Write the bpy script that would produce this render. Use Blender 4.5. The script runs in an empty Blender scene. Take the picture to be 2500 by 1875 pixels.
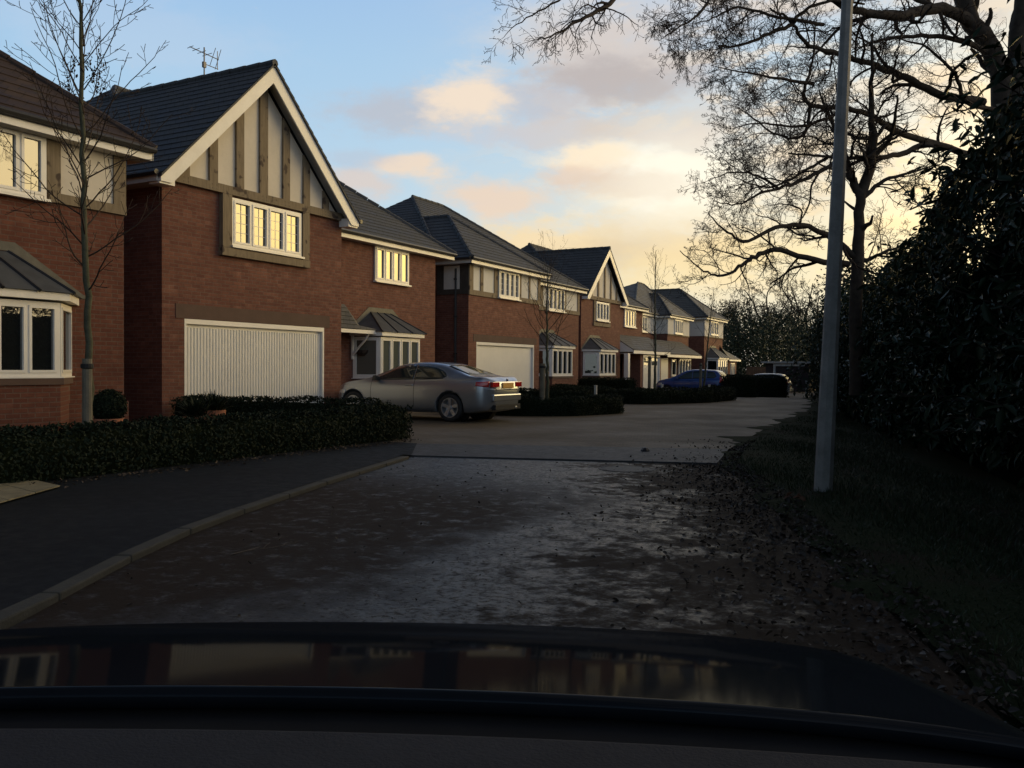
import bpy, bmesh, math, random
import numpy as np
from mathutils import Vector, Matrix
R = math.radians
sc = bpy.context.scene
COL = sc.collection
# ------------------------------------------------------------------ camera
F = 2100.0; H = 1.25
TH, PITCH, ROLL = R(28.2), R(-1.1), R(0.4)
f0 = np.array([-math.sin(TH)*math.cos(PITCH), math.cos(TH)*math.cos(PITCH), math.sin(PITCH)])
r0 = np.array([math.cos(TH), math.sin(TH), 0.0]); u0 = np.cross(r0, f0)
cr = math.cos(ROLL)*r0+math.sin(ROLL)*u0; cu = -math.sin(ROLL)*r0+math.cos(ROLL)*u0
cam = bpy.data.cameras.new('camera'); camo = bpy.data.objects.new('camera', cam); COL.objects.link(camo)
cam.sensor_width = 36; cam.lens = 36*F/2500; cam.clip_start = 0.05; cam.clip_end = 3000
m = Matrix.Identity(4)
for i in range(3):
    m[i][0] = cr[i]; m[i][1] = cu[i]; m[i][2] = -f0[i]
m[2][3] = H
camo.matrix_world = m
sc.camera = camo
def at(px, py, d):
    """a point of the place seen at that pixel of the 2500 px photograph, d metres ahead"""
    a = (px-1250)/F; b = -(py-937.5)/F
    return Vector(tuple(np.array([0, 0, H])+d*(f0+a*cr+b*cu)))
def azel(px, py):
    v = (at(px, py, 1)-Vector((0, 0, H))).normalized()
    return math.atan2(v.x, v.y), math.asin(v.z)
# ------------------------------------------------------------------ world
W = bpy.data.worlds.new('World'); sc.world = W; W.use_nodes = True
nt = W.node_tree; nt.nodes.clear()
class NG:
    def __init__(s, t): s.t = t
    def n(s, typ, **k):
        x = s.t.nodes.new(typ)
        for a, b in k.items(): setattr(x, a, b)
        return x
    def put(s, sock, v):
        if hasattr(v, 'is_output') or isinstance(v, bpy.types.NodeSocket): s.t.links.new(v, sock)
        elif v is not None: sock.default_value = v
    def math(s, op, a, b=None, c=None, clamp=False):
        x = s.n('ShaderNodeMath', operation=op, use_clamp=clamp)
        s.put(x.inputs[0], a); s.put(x.inputs[1], b)
        if c is not None: s.put(x.inputs[2], c)
        return x.outputs[0]
    def vmath(s, op, a, b=None):
        x = s.n('ShaderNodeVectorMath', operation=op)
        s.put(x.inputs[0], a); s.put(x.inputs[1], b)
        return x.outputs[0]
    def comb(s, a, b, c):
        x = s.n('ShaderNodeCombineXYZ')
        for i, v in enumerate((a, b, c)): s.put(x.inputs[i], v)
        return x.outputs[0]
    def sep(s, a):
        x = s.n('ShaderNodeSeparateXYZ'); s.put(x.inputs[0], a); return x.outputs
    def noise(s, vec, scale, det=4, rough=.55, dist=0, out='Fac'):
        x = s.n('ShaderNodeTexNoise'); s.put(x.inputs['Vector'], vec)
        x.inputs['Scale'].default_value = scale; x.inputs['Detail'].default_value = det
        x.inputs['Roughness'].default_value = rough; x.inputs['Distortion'].default_value = dist
        return x.outputs[out]
    def mix(s, f, a, b, blend='MIX'):
        x = s.n('ShaderNodeMix', data_type='RGBA', blend_type=blend)
        s.put(x.inputs[0], f); s.put(x.inputs[6], a); s.put(x.inputs[7], b)
        return x.outputs[2]
    def ramp(s, f, pts):
        x = s.n('ShaderNodeValToRGB'); s.put(x.inputs[0], f)
        e = x.color_ramp.elements
        while len(e) < len(pts): e.new(.5)
        for q, (p, c) in zip(e, pts):
            q.position = p; q.color = c if len(c) == 4 else (*c, 1)
        return x.outputs[0]
    def mr(s, v, a, b, c=0., d=1.):
        x = s.n('ShaderNodeMapRange'); s.put(x.inputs[0], v)
        for i, q in enumerate((a, b, c, d)): x.inputs[i+1].default_value = q
        return x.outputs[0]
    def sstep(s, v, a, b):
        x = s.n('ShaderNodeMapRange', interpolation_type='SMOOTHSTEP'); s.put(x.inputs[0], v)
        x.inputs[1].default_value = a; x.inputs[2].default_value = b
        return x.outputs[0]
def lin(r, g, b):
    f = lambda c: (c/255/12.92 if c/255 <= .04045 else ((c/255+.055)/1.055)**2.4)
    return (f(r), f(g), f(b), 1)
SUN_AZ, SUN_EL = R(38), R(6)       # azimuth from +Y towards +X (the low sun stands beyond the trees on the right)
g = NG(nt)
dirv = g.n('ShaderNodeTexCoord').outputs['Generated']
dx, dy, dz = g.sep(dirv)
el = g.math('ARCSINE', dz)
az = g.math('ARCTAN2', dx, dy)
sky = g.n('ShaderNodeTexSky', sky_type='NISHITA', sun_disc=False)
sky.sun_elevation = SUN_EL; sky.sun_rotation = SUN_AZ
skyb = g.n('ShaderNodeVectorMath', operation='SCALE'); g.put(skyb.inputs[0], sky.outputs[0]); skyb.inputs[3].default_value = .012
def dwrap(a0):  # wrapped azimuth difference
    d = g.math('SUBTRACT', az, a0)
    return g.math('ARCTAN2', g.math('SINE', d), g.math('COSINE', d))
# clear part: blue up high, cream near the horizon
warp = g.noise(g.comb(g.math('MULTIPLY', az, 2.2), g.math('MULTIPLY', el, 4.5), 0.), 1.6, 5, .6, 0, 'Color')
wx, wy, wz = g.sep(warp)
warp2 = g.noise(g.comb(g.math('MULTIPLY', az, 2.2), g.math('MULTIPLY', el, 4.5), 3.), 9, 4, .6, 0, 'Color')
vx, vy, vz = g.sep(warp2)
blue = g.ramp(g.mr(el, 0., 1.2), [(0, lin(205, 215, 215)), (.12, lin(186, 214, 232)), (.28, lin(163, 200, 232)), (.36, lin(150, 188, 230)), (.46, lin(125, 158, 205)), (.60, lin(62, 76, 104)), (1, lin(34, 42, 60))])
a0 = R(38)
hz = g.math('DIVIDE', dwrap(a0), R(44)); hz = g.math('MULTIPLY', hz, hz)
ve = g.math('DIVIDE', g.math('SUBTRACT', el, R(5)), R(29)); ve = g.math('MULTIPLY', ve, ve)
wide = g.math('EXPONENT', g.math('MULTIPLY', g.math('ADD', hz, ve), -1.))
base = g.mix(g.math('MULTIPLY', wide, 1.2, clamp=True), blue, lin(252, 242, 218))
base = g.mix(1., base, skyb.outputs[0], 'ADD')
# away from the sunset the sky is duller
dull = g.mr(g.math('COSINE', dwrap(a0)), -1., -.1, .30, 1.)
sv = g.n('ShaderNodeVectorMath', operation='SCALE'); g.put(sv.inputs[0], base); g.put(sv.inputs[3], dull); base = sv.outputs[0]
def lobe(px, py, sx, sy, amt=.5):
    a, e = azel(px, py)
    x = g.math('DIVIDE', g.math('ADD', dwrap(a), g.math('MULTIPLY', g.math('SUBTRACT', wx, .5), R(9)*amt*2)), R(sx))
    y = g.math('DIVIDE', g.math('ADD', g.math('SUBTRACT', el, e), g.math('MULTIPLY', g.math('SUBTRACT', wy, .5), R(5)*amt*2)), R(sy))
    x = g.math('ADD', x, g.math('MULTIPLY', g.math('SUBTRACT', vx, .5), .7)); y = g.math('ADD', y, g.math('MULTIPLY', g.math('SUBTRACT', vy, .5), .9))
    return g.math('EXPONENT', g.math('MULTIPLY', g.math('ADD', g.math('MULTIPLY', x, x), g.math('MULTIPLY', y, y)), -1.))
def over(col, c, fac): return g.mix(fac, col, c)
c = base
# veil of thin cloud over the right half
veil = g.math('MULTIPLY', g.sstep(g.noise(g.comb(g.math('MULTIPLY', az, 3.), g.math('MULTIPLY', el, 8.), 7.), 1.5, 6, .62), .4, .66), g.math('MULTIPLY', g.sstep(dwrap(azel(900, 400)[0]), 0., .5), .5))
c = over(c, lin(228, 216, 205), veil)
tex = g.math('MULTIPLY', g.math('SUBTRACT', g.noise(g.comb(g.math('MULTIPLY', az, 5.), g.math('MULTIPLY', el, 9.), 1.), 6, 6, .65), .52), .75)
mo = g.noise(g.comb(g.math('MULTIPLY', az, 4.2), g.math('MULTIPLY', el, 10.), 12.), 2.2, 7, .6, .3)
mo2 = g.noise(g.comb(g.math('MULTIPLY', az, 4.2), g.math('ADD', g.math('MULTIPLY', el, 10.), .12), 12.), 2.2, 7, .6, .3)
reg = g.math('MULTIPLY', g.sstep(dwrap(azel(1000, 400)[0]), 0., .35), g.sstep(el, R(36), R(14)))
c = over(c, lin(200, 186, 180), g.math('MULTIPLY', g.math('MULTIPLY', g.sstep(mo, .50, .66), reg), .62))
c = over(c, lin(255, 234, 204), g.math('MULTIPLY', g.math('MULTIPLY', g.sstep(g.math('SUBTRACT', mo, mo2), -.01, .09), reg), .5))
br = lobe(1640, 450, 5.2, 3.2, .5); c = g.mix(g.math('MULTIPLY', g.sstep(br, .05, .85), .97, clamp=True), c, (1.05, 1.0, .86, 1))
for (px, py, sx, sy, k, colr) in [
    (1400, 60, 5.5, 1.7, .45, (222, 218, 215)), (1494, 130, 5.5, 1.8, .85, (216, 206, 200)), (1520, 185, 5.2, 1.0, .7, (184, 176, 176)),
    (1290, 240, 4.2, .9, .6, (200, 196, 200)), (1370, 320, 5, 1.0, .65, (214, 204, 200)), (1180, 330, 3, .6, .4, (205, 205, 212)), (1600, 300, 5, 1.4, .55, (215, 202, 190)),
    (1010, 262, 4.2, 1.15, .8, (190, 194, 204)), (1120, 245, 2.2, 1.2, .95, (244, 226, 206)),
    (1040, 425, 2.1, .75, .9, (240, 220, 200)), (905, 462, 2.2, .75, .8, (222, 208, 200)), (930, 400, 2.2, .7, .4, (190, 195, 208)),
    (1210, 497, 2.8, 1.0, .85, (238, 214, 194)), (1440, 395, 2.6, .9, .95, (255, 236, 208)), (1400, 440, 2.2, .7, .7, (232, 204, 184)), (1520, 470, 3.4, .8, .75, (222, 198, 180)), (1660, 330, 2.6, .6, .5, (222, 208, 200)), (1290, 640, 3.2, .6, .7, (246, 214, 178)),
    (1360, 590, 5.2, .9, .75, (255, 222, 168)), (1600, 620, 5.0, 1.2, .8, (208, 186, 160)), (1560, 560, 3.4, .7, .5, (222, 205, 180)),
    (1750, 640, 4.5, 1.3, .6, (250, 214, 150)), (300, 60, 8, 1.4, .18, (215, 215, 225)), (700, 640, 9, 1.6, .4, (226, 222, 216))]:
    c = over(c, lin(*colr), g.math('MULTIPLY', g.sstep(g.math('ADD', lobe(px, py, sx*1.2, sy*1.35), tex), .10, .85), min(1., k*1.05)))
# the bright hole left of the trees, and the sunset proper further right
br2 = lobe(1560, 690, 6, 1.2, .3); c = g.mix(g.math('MULTIPLY', br2, .6), c, (1., .86, .55, 1))
yel = g.math('MULTIPLY', lobe(2000, 640, 20, 5, .3), .55); c = g.mix(yel, c, (1.0, .8, .42, 1))
ha, he = azel(1640, 450); xx = g.math('DIVIDE', dwrap(ha), R(4.8)); yy = g.math('DIVIDE', g.math('SUBTRACT', el, he), R(3.4)); pl = g.math('EXPONENT', g.math('MULTIPLY', g.math('ADD', g.math('MULTIPLY', xx, xx), g.math('MULTIPLY', yy, yy)), -1.))
c = g.mix(g.math('MULTIPLY', pl, .6), c, (1.05, 1.0, .85, 1))
hs = g.math('DIVIDE', dwrap(R(31)), R(22)); vs = g.math('DIVIDE', g.math('SUBTRACT', el, R(9)), R(9))
core = g.math('EXPONENT', g.math('MULTIPLY', g.math('ADD', g.math('MULTIPLY', hs, hs), g.math('MULTIPLY', vs, vs)), -1.))
core = g.math('MULTIPLY', core, g.mr(wz, .3, .7, .6, 1.2))
c = g.mix(g.math('MULTIPLY', core, .95, clamp=True), c, (.95, .68, .24, 1))
sv = g.n('ShaderNodeVectorMath', operation='SCALE'); sv.inputs[0].default_value = (4.3, 2.85, .5); g.put(sv.inputs[3], core)
c = g.mix(1., c, sv.outputs[0], 'ADD')
# below the horizon: dark land
c = g.mix(g.sstep(el, R(-1.5), R(-.3)), (.02, .02, .018, 1), c)
bg = g.n('ShaderNodeBackground'); g.put(bg.inputs[0], c); bg.inputs[1].default_value = 1.0
out = g.n('ShaderNodeOutputWorld'); nt.links.new(bg.outputs[0], out.inputs[0])
# ------------------------------------------------------------------ low soft sun behind the cloud
sl = bpy.data.lights.new('sun', 'SUN'); sl.energy = 1.9; sl.angle = R(60); sl.color = (1, .75, .38)
so = bpy.data.objects.new('sun', sl); COL.objects.link(so)
sd = Vector((math.sin(SUN_AZ)*math.cos(SUN_EL), math.cos(SUN_AZ)*math.cos(SUN_EL), math.sin(SUN_EL)))
so.rotation_euler = (-sd).to_track_quat('-Z', 'Y').to_euler()
sc.view_settings.view_transform = 'Standard'; sc.view_settings.look = 'None'
sc.view_settings.exposure = 0; sc.view_settings.gamma = 1
sc.cycles.max_bounces = 6; sc.cycles.transparent_max_bounces = 8
try: sc.cycles.use_denoising = True
except Exception: pass

# ------------------------------------------------------------------ mesh helpers
class MB:
    def __init__(s): s.v = []; s.f = []
    def add(s, vs, fs):
        o = len(s.v); s.v += [tuple(p) for p in vs]; s.f += [tuple(i+o for i in f) for f in fs]; return s
    def box(s, x0, x1, y0, y1, z0, z1):
        x0, x1 = min(x0, x1), max(x0, x1); y0, y1 = min(y0, y1), max(y0, y1); z0, z1 = min(z0, z1), max(z0, z1)
        v = [(x0, y0, z0), (x1, y0, z0), (x1, y1, z0), (x0, y1, z0), (x0, y0, z1), (x1, y0, z1), (x1, y1, z1), (x0, y1, z1)]
        return s.add(v, [(0, 3, 2, 1), (4, 5, 6, 7), (0, 1, 5, 4), (1, 2, 6, 5), (2, 3, 7, 6), (3, 0, 4, 7)])
    def obox(s, o, u, n, a0, a1, b0, b1, z0, z1):
        """box on a vertical plane: o origin, u along, n outward"""
        P = lambda a, b, z: (o[0]+u[0]*a+n[0]*b, o[1]+u[1]*a+n[1]*b, z)
        v = [P(a0, b0, z0), P(a1, b0, z0), P(a1, b1, z0), P(a0, b1, z0), P(a0, b0, z1), P(a1, b0, z1), P(a1, b1, z1), P(a0, b1, z1)]
        return s.add(v, [(0, 1, 2, 3), (7, 6, 5, 4), (4, 5, 1, 0), (5, 6, 2, 1), (6, 7, 3, 2), (7, 4, 0, 3)])
    def prism(s, poly, vec):
        n = len(poly); a = [Vector(p) for p in poly]; b = [p+Vector(vec) for p in a]
        return s.add(a+b, [tuple(range(n))[::-1], tuple(range(n, 2*n))]+[(i, (i+1) % n, n+(i+1) % n, n+i) for i in range(n)])
    def poly(s, pts): return s.add(pts, [tuple(range(len(pts)))])
    def tube(s, pts, rad, k=6, cap=True):
        pts = [Vector(p) for p in pts]; n = len(pts)
        rad = [rad]*n if not hasattr(rad, '__len__') else rad
        up = None; vs = []; fs = []
        for i, p in enumerate(pts):
            t = (pts[min(i+1, n-1)]-pts[max(i-1, 0)]).normalized()
            if up is None: up = t.orthogonal().normalized()
            up = (up-t*up.dot(t)).normalized(); w = t.cross(up)
            for j in range(k):
                a = 2*math.pi*j/k; vs.append(p+(up*math.cos(a)+w*math.sin(a))*rad[i])
        for i in range(n-1):
            for j in range(k):
                fs.append((i*k+j, i*k+(j+1) % k, (i+1)*k+(j+1) % k, (i+1)*k+j))
        if cap: fs += [tuple(range(k))[::-1], tuple(range((n-1)*k, n*k))]
        return s.add(vs, fs)
    def lathe(s, c, prof, k=20, axis='z'):
        vs = []; fs = []; n = len(prof)
        for (r, h) in prof:
            for j in range(k):
                a = 2*math.pi*j/k; x, y = r*math.cos(a), r*math.sin(a)
                q = (x, y, h) if axis == 'z' else (x, h, y)
                vs.append((c[0]+q[0], c[1]+q[1], c[2]+q[2]))
        for i in range(n-1):
            for j in range(k): fs.append((i*k+j, i*k+(j+1) % k, (i+1)*k+(j+1) % k, (i+1)*k+j))
        return s.add(vs, fs)
def fixn(me):
    b = bmesh.new(); b.from_mesh(me); bmesh.ops.recalc_face_normals(b, faces=b.faces); b.to_mesh(me); b.free()
def obj(name, mb, m, parent=None, smooth=False, recalc=True, bevel=0):
    base = Vector((0, 0, 0))
    q = parent
    while q is not None: base += q.location; q = q.parent
    me = bpy.data.meshes.new(name)
    me.from_pydata([(p[0]-base.x, p[1]-base.y, p[2]-base.z) for p in mb.v], [], mb.f)
    if recalc: fixn(me)
    me.materials.append(m)
    if smooth: me.polygons.foreach_set('use_smooth', [True]*len(me.polygons))
    o = bpy.data.objects.new(name, me); COL.objects.link(o); o.parent = parent
    if bevel:
        b = o.modifiers.new('b', 'BEVEL'); b.width = bevel; b.segments = 2; b.limit_method = 'ANGLE'
    return o
def fastmesh(name, V, Fc, m, parent=None, smooth=False):
    """V (n,3) array, Fc (m,k) int array"""
    base = np.zeros(3); q = parent
    while q is not None: base += np.array(q.location); q = q.parent
    V = np.asarray(V, dtype=np.float32)-base.astype(np.float32); Fc = np.asarray(Fc, dtype=np.int32); k = Fc.shape[1]
    me = bpy.data.meshes.new(name)
    me.vertices.add(len(V)); me.vertices.foreach_set('co', V.ravel())
    me.loops.add(Fc.size); me.loops.foreach_set('vertex_index', Fc.ravel())
    me.polygons.add(len(Fc)); me.polygons.foreach_set('loop_start', np.arange(0, Fc.size, k, dtype=np.int32))
    me.update(calc_edges=True); me.validate()
    me.materials.append(m)
    if smooth: me.polygons.foreach_set('use_smooth', [True]*len(me.polygons))
    o = bpy.data.objects.new(name, me); COL.objects.link(o); o.parent = parent
    return o
def thing(name, label, cat, loc=(0, 0, 0), group=None):
    o = bpy.data.objects.new(name, None); COL.objects.link(o); o.location = loc; o.empty_display_size = .2
    return tag(o, label, cat, group)
def tag(o, label, cat=None, group=None, kind=None):
    o['label'] = label
    if cat: o['category'] = cat
    if group: o['group'] = group
    if kind: o['kind'] = kind
    return o
def struct(o): o['kind'] = 'structure'; return o
# ------------------------------------------------------------------ materials
def mat(name):
    m = bpy.data.materials.new(name); m.use_nodes = True
    t = m.node_tree; b = t.nodes['Principled BSDF']; return m, NG(t), b
def simple(name, col, rough=.6, var=.15, scale=3, metal=0, spec=.5, coat=0, bump=0, bscale=60):
    m, g, b = mat(name)
    p = g.n('ShaderNodeNewGeometry').outputs['Position']
    n1 = g.noise(p, scale, 5, .6); n2 = g.noise(p, scale*9, 3, .6)
    f = g.math('ADD', g.math('MULTIPLY', n1, .7), g.math('MULTIPLY', n2, .3))
    lo = tuple(x*(1-var) for x in col[:3])+(1,); hi = tuple(min(1, x*(1+var)) for x in col[:3])+(1,)
    g.put(b.inputs['Base Color'], g.mix(g.mr(f, .35, .65), lo, hi))
    g.put(b.inputs['Roughness'], g.mr(n2, .2, .8, max(.02, rough-.08), min(1, rough+.08)))
    b.inputs['Metallic'].default_value = metal; b.inputs['Specular IOR Level'].default_value = spec
    b.inputs['Coat Weight'].default_value = coat; b.inputs['Coat Roughness'].default_value = .03
    if bump:
        bn = g.n('ShaderNodeBump'); bn.inputs['Strength'].default_value = bump; bn.inputs['Distance'].default_value = .01
        g.put(bn.inputs['Height'], g.noise(p, bscale, 4, .6)); g.put(b.inputs['Normal'], bn.outputs[0])
    return m
def brick_mat(name, c1, c2, mort, seed=0, bw=.225, rh=.075, ms=.008):
    m, g, b = mat(name)
    x, y, z = g.sep(g.n('ShaderNodeNewGeometry').outputs['Position'])
    v = g.comb(g.math('ADD', x, y), z, seed)
    br = g.n('ShaderNodeTexBrick'); g.put(br.inputs['Vector'], v)
    br.inputs['Color1'].default_value = c1; br.inputs['Color2'].default_value = c2; br.inputs['Mortar'].default_value = mort
    br.inputs['Scale'].default_value = 1; br.inputs['Mortar Size'].default_value = ms; br.inputs['Mortar Smooth'].default_value = .3
    br.inputs['Brick Width'].default_value = bw; br.inputs['Row Height'].default_value = rh; br.inputs['Bias'].default_value = -.1
    # every few bricks another tone: a second lookup, cell-wise
    cell = g.comb(g.math('FLOOR', g.math('DIVIDE', g.math('ADD', g.math('ADD', x, y), g.math('MULTIPLY', g.math('FLOOR', g.math('DIVIDE', z, rh)), bw*.5)), bw)), g.math('FLOOR', g.math('DIVIDE', z, rh)), seed)
    wn = g.n('ShaderNodeTexWhiteNoise'); g.put(wn.inputs['Vector'], cell)
    big = g.noise(v, .7, 4, .6)
    fine = g.noise(v, 5.5, 5, .7)
    col = g.mix(g.math('MULTIPLY', g.math('GREATER_THAN', wn.outputs['Value'], .94), .3), br.outputs['Color'], (c2[0]*1.5, c2[1]*1.8, c2[2]*1.9, 1))
    col = g.mix(g.mr(fine, .3, .7, 0., .65), col, (c1[0]*.55, c1[1]*.5, c1[2]*.55, 1))
    col = g.mix(g.mr(big, .3, .7, 0., .3), col, (c1[0]*.6, c1[1]*.6, c1[2]*.65, 1))
    g.put(b.inputs['Base Color'], col)
    b.inputs['Roughness'].default_value = .85; b.inputs['Specular IOR Level'].default_value = .25
    bn = g.n('ShaderNodeBump'); bn.inputs['Strength'].default_value = .6; bn.inputs['Distance'].default_value = .012
    g.put(bn.inputs['Height'], g.math('ADD', g.math('MULTIPLY', br.outputs['Fac'], -1.), g.math('MULTIPLY', g.noise(v, 40, 3, .6), .4)))
    g.put(b.inputs['Normal'], bn.outputs[0])
    return m
BR1 = brick_mat('brick_red', (.155, .062, .045, 1), (.245, .106, .072, 1), (.19, .14, .115, 1), 1.0)
BR2 = brick_mat('brick_red_two', (.175, .071, .050, 1), (.265, .115, .076, 1), (.20, .145, .115, 1), 2.0)
BR0 = brick_mat('brick_dark_red', (.135, .048, .032, 1), (.185, .070, .046, 1), (.16, .11, .09, 1), 3.0, ms=.010)
def tile_mat(name, c1, c2, rough=.5, row=.2):
    m, g, b = mat(name)
    ge = g.n('ShaderNodeNewGeometry')
    x, y, z = g.sep(ge.outputs['Position'])
    r = g.math('FLOOR', g.math('DIVIDE', z, row))
    u = g.math('ADD', g.math('DIVIDE', g.math('ADD', x, y), .28), g.math('MULTIPLY', r, .5))
    wn = g.n('ShaderNodeTexWhiteNoise'); g.put(wn.inputs['Vector'], g.comb(g.math('FLOOR', u), r, 0.))
    fr = g.math('FRACT', u)
    gap = g.math('LESS_THAN', g.math('MINIMUM', fr, g.math('SUBTRACT', 1., fr)), .02)
    big = g.noise(ge.outputs['Position'], .8, 5, .6)
    col = g.mix(g.math('ADD', g.math('MULTIPLY', wn.outputs['Value'], .6), g.math('MULTIPLY', big, .5)), c1, c2)
    moss = g.sstep(g.noise(ge.outputs['Position'], 3.5, 5, .7), .58, .72)
    col = g.mix(g.math('MULTIPLY', moss, .5), col, (.06, .06, .035, 1))
    col = g.mix(g.math('MULTIPLY', gap, .8), col, (.01, .01, .01, 1))
    g.put(b.inputs['Base Color'], col); g.put(b.inputs['Roughness'], g.mr(wn.outputs['Value'], 0, 1, rough-.1, rough+.15))
    b.inputs['Specular IOR Level'].default_value = .3
    bn = g.n('ShaderNodeBump'); bn.inputs['Strength'].default_value = .5; bn.inputs['Distance'].default_value = .01
    g.put(bn.inputs['Height'], g.math('ADD', g.math('MULTIPLY', wn.outputs['Value'], .5), g.math('MULTIPLY', g.noise(ge.outputs['Position'], 30, 3, .6), .5)))
    g.put(b.inputs['Normal'], bn.outputs[0])
    return m
SLATE = tile_mat('slate', (.05, .052, .058, 1), (.085, .088, .095, 1), .7)
BROWNT = tile_mat('brown_tile', (.032, .022, .020, 1), (.068, .046, .038, 1), .6)
GREYT = tile_mat('grey_tile', (.07, .07, .07, 1), (.13, .125, .115, 1), .6)
LEAD = simple('lead', (.06, .065, .072), .55, .25, 4, spec=.5)
LEADK = simple('lead_flashing', (.075, .073, .068), .6, .3, 6)
WHITE = simple('white_upvc', (.80, .77, .72), .35, .05, 2)
PAINT = simple('white_fascia', (.78, .75, .70), .4, .08, 2)
DOORW = simple('garage_door_white', (.76, .74, .69), .4, .05, 1)
RENDER = simple('cream_render', (.64, .58, .49), .85, .07, 1.2, bump=.2)
RENDERG = simple('pale_render', (.62, .60, .56), .85, .07, 1.2, bump=.2)
STONE = simple('brown_stone', (.095, .056, .043), .85, .15, 3, bump=.3)
BLACKP = simple('black_plastic', (.02, .02, .022), .4, .2, 4)
RUBBER = simple('rubber', (.015, .015, .016), .75, .2, 8)
METAL = simple('grey_metal', (.35, .36, .38), .35, .1, 5, metal=.9)
SOFFIT = simple('soffit', (.50, .47, .43), .6, .1, 2)
TERRA = simple('terracotta', (.40, .15, .08), .8, .15, 9)
SOIL = simple('soil', (.035, .025, .018), .95, .4, 6, bump=.8, bscale=25)
CONC = simple('concrete', (.058, .054, .042), .85, .25, 5, bump=.5, bscale=50)
def timber_mat():
    m, g, b = mat('weathered_oak')
    p = g.n('ShaderNodeNewGeometry').outputs['Position']
    x, y, z = g.sep(p)
    s = g.noise(g.comb(g.math('MULTIPLY', g.math('ADD', x, y), 14.), g.math('MULTIPLY', z, 1.6), 0.), 1.5, 5, .6, .6)
    k = g.sstep(g.noise(p, 4.5, 2, .4), .60, .70)
    col = g.mix(s, (.085, .063, .04, 1), (.30, .235, .155, 1)); col = g.mix(k, col, (.06, .04, .03, 1))
    g.put(b.inputs['Base Color'], col); b.inputs['Roughness'].default_value = .85
    bn = g.n('ShaderNodeBump'); bn.inputs['Strength'].default_value = .5; bn.inputs['Distance'].default_value = .01
    g.put(bn.inputs['Height'], s); g.put(b.inputs['Normal'], bn.outputs[0]); return m
OAK = timber_mat()
DARKOAK = simple('dark_stained_timber', (.055, .045, .036), .8, .3, 5, bump=.3)
def glass_mat(name, tint=(.012, .014, .016), ior=2.5, wav=.003):
    m, g, b = mat(name)
    p = g.n('ShaderNodeNewGeometry').outputs['Position']
    b.inputs['Base Color'].default_value = (*tint, 1); b.inputs['Roughness'].default_value = .03
    b.inputs['Specular IOR Level'].default_value = .0
    gl = g.n('ShaderNodeBsdfGlossy'); gl.inputs['Roughness'].default_value = .02; gl.inputs['Color'].default_value = (.95, .95, .93, 1)
    fr = g.n('ShaderNodeFresnel'); fr.inputs['IOR'].default_value = ior
    bn = g.n('ShaderNodeBump'); bn.inputs['Strength'].default_value = 1; bn.inputs['Distance'].default_value = wav
    g.put(bn.inputs['Height'], g.noise(p, 1.7, 2, .5)); g.put(gl.inputs['Normal'], bn.outputs[0]); g.put(fr.inputs['Normal'], bn.outputs[0])
    mx = g.n('ShaderNodeMixShader'); g.put(mx.inputs[0], fr.outputs[0]); g.put(mx.inputs[1], b.outputs[0]); g.put(mx.inputs[2], gl.outputs[0])
    g.t.links.new(mx.outputs[0], g.t.nodes['Material Output'].inputs[0]); return m
GLASS = glass_mat('window_glass')
BLIND = glass_mat('glass_over_blinds', (.10, .11, .095), 1.6, .002)
def leaf_mat(name, c1, c2, rough=.45, trans=.15, spec=.5):
    m, g, b = mat(name)
    p = g.n('ShaderNodeNewGeometry').outputs['Position']
    n = g.noise(p, 14, 2, .6); n2 = g.noise(p, 1.3, 3, .6)
    col = g.mix(n, c1, c2); col = g.mix(g.mr(n2, .3, .7, 0, .5), col, (c1[0]*.7, c1[1]*.75, c1[2]*.8, 1))
    g.put(b.inputs['Base Color'], col); b.inputs['Roughness'].default_value = rough; b.inputs['Specular IOR Level'].default_value = spec
    return m
LAUREL = leaf_mat('laurel_leaf', (.012, .028, .013, 1), (.03, .05, .024, 1), .5, spec=.22)
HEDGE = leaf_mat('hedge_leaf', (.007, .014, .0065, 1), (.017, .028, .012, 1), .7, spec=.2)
EVER = leaf_mat('evergreen_leaf', (.022, .036, .020, 1), (.045, .06, .03, 1), .6, spec=.3)
OLIVE = leaf_mat('olive_leaf', (.045, .038, .022, 1), (.08, .068, .036, 1), .6, spec=.3)
GRASS = leaf_mat('grass_blade', (.016, .028, .009, 1), (.036, .05, .018, 1), .6, spec=.3)
BARK = simple('bark', (.055, .043, .034), .9, .35, 8, bump=.8, bscale=30, spec=.2)
BARKG = simple('green_bark', (.085, .085, .055), .9, .35, 8, bump=.5, bscale=40, spec=.2)
TWIG = simple('twig_bark', (.045, .032, .026), .9, .3, 8, spec=.2)
STAKEW = simple('stake_wood', (.16, .14, .10), .85, .25, 7, bump=.5)
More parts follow.
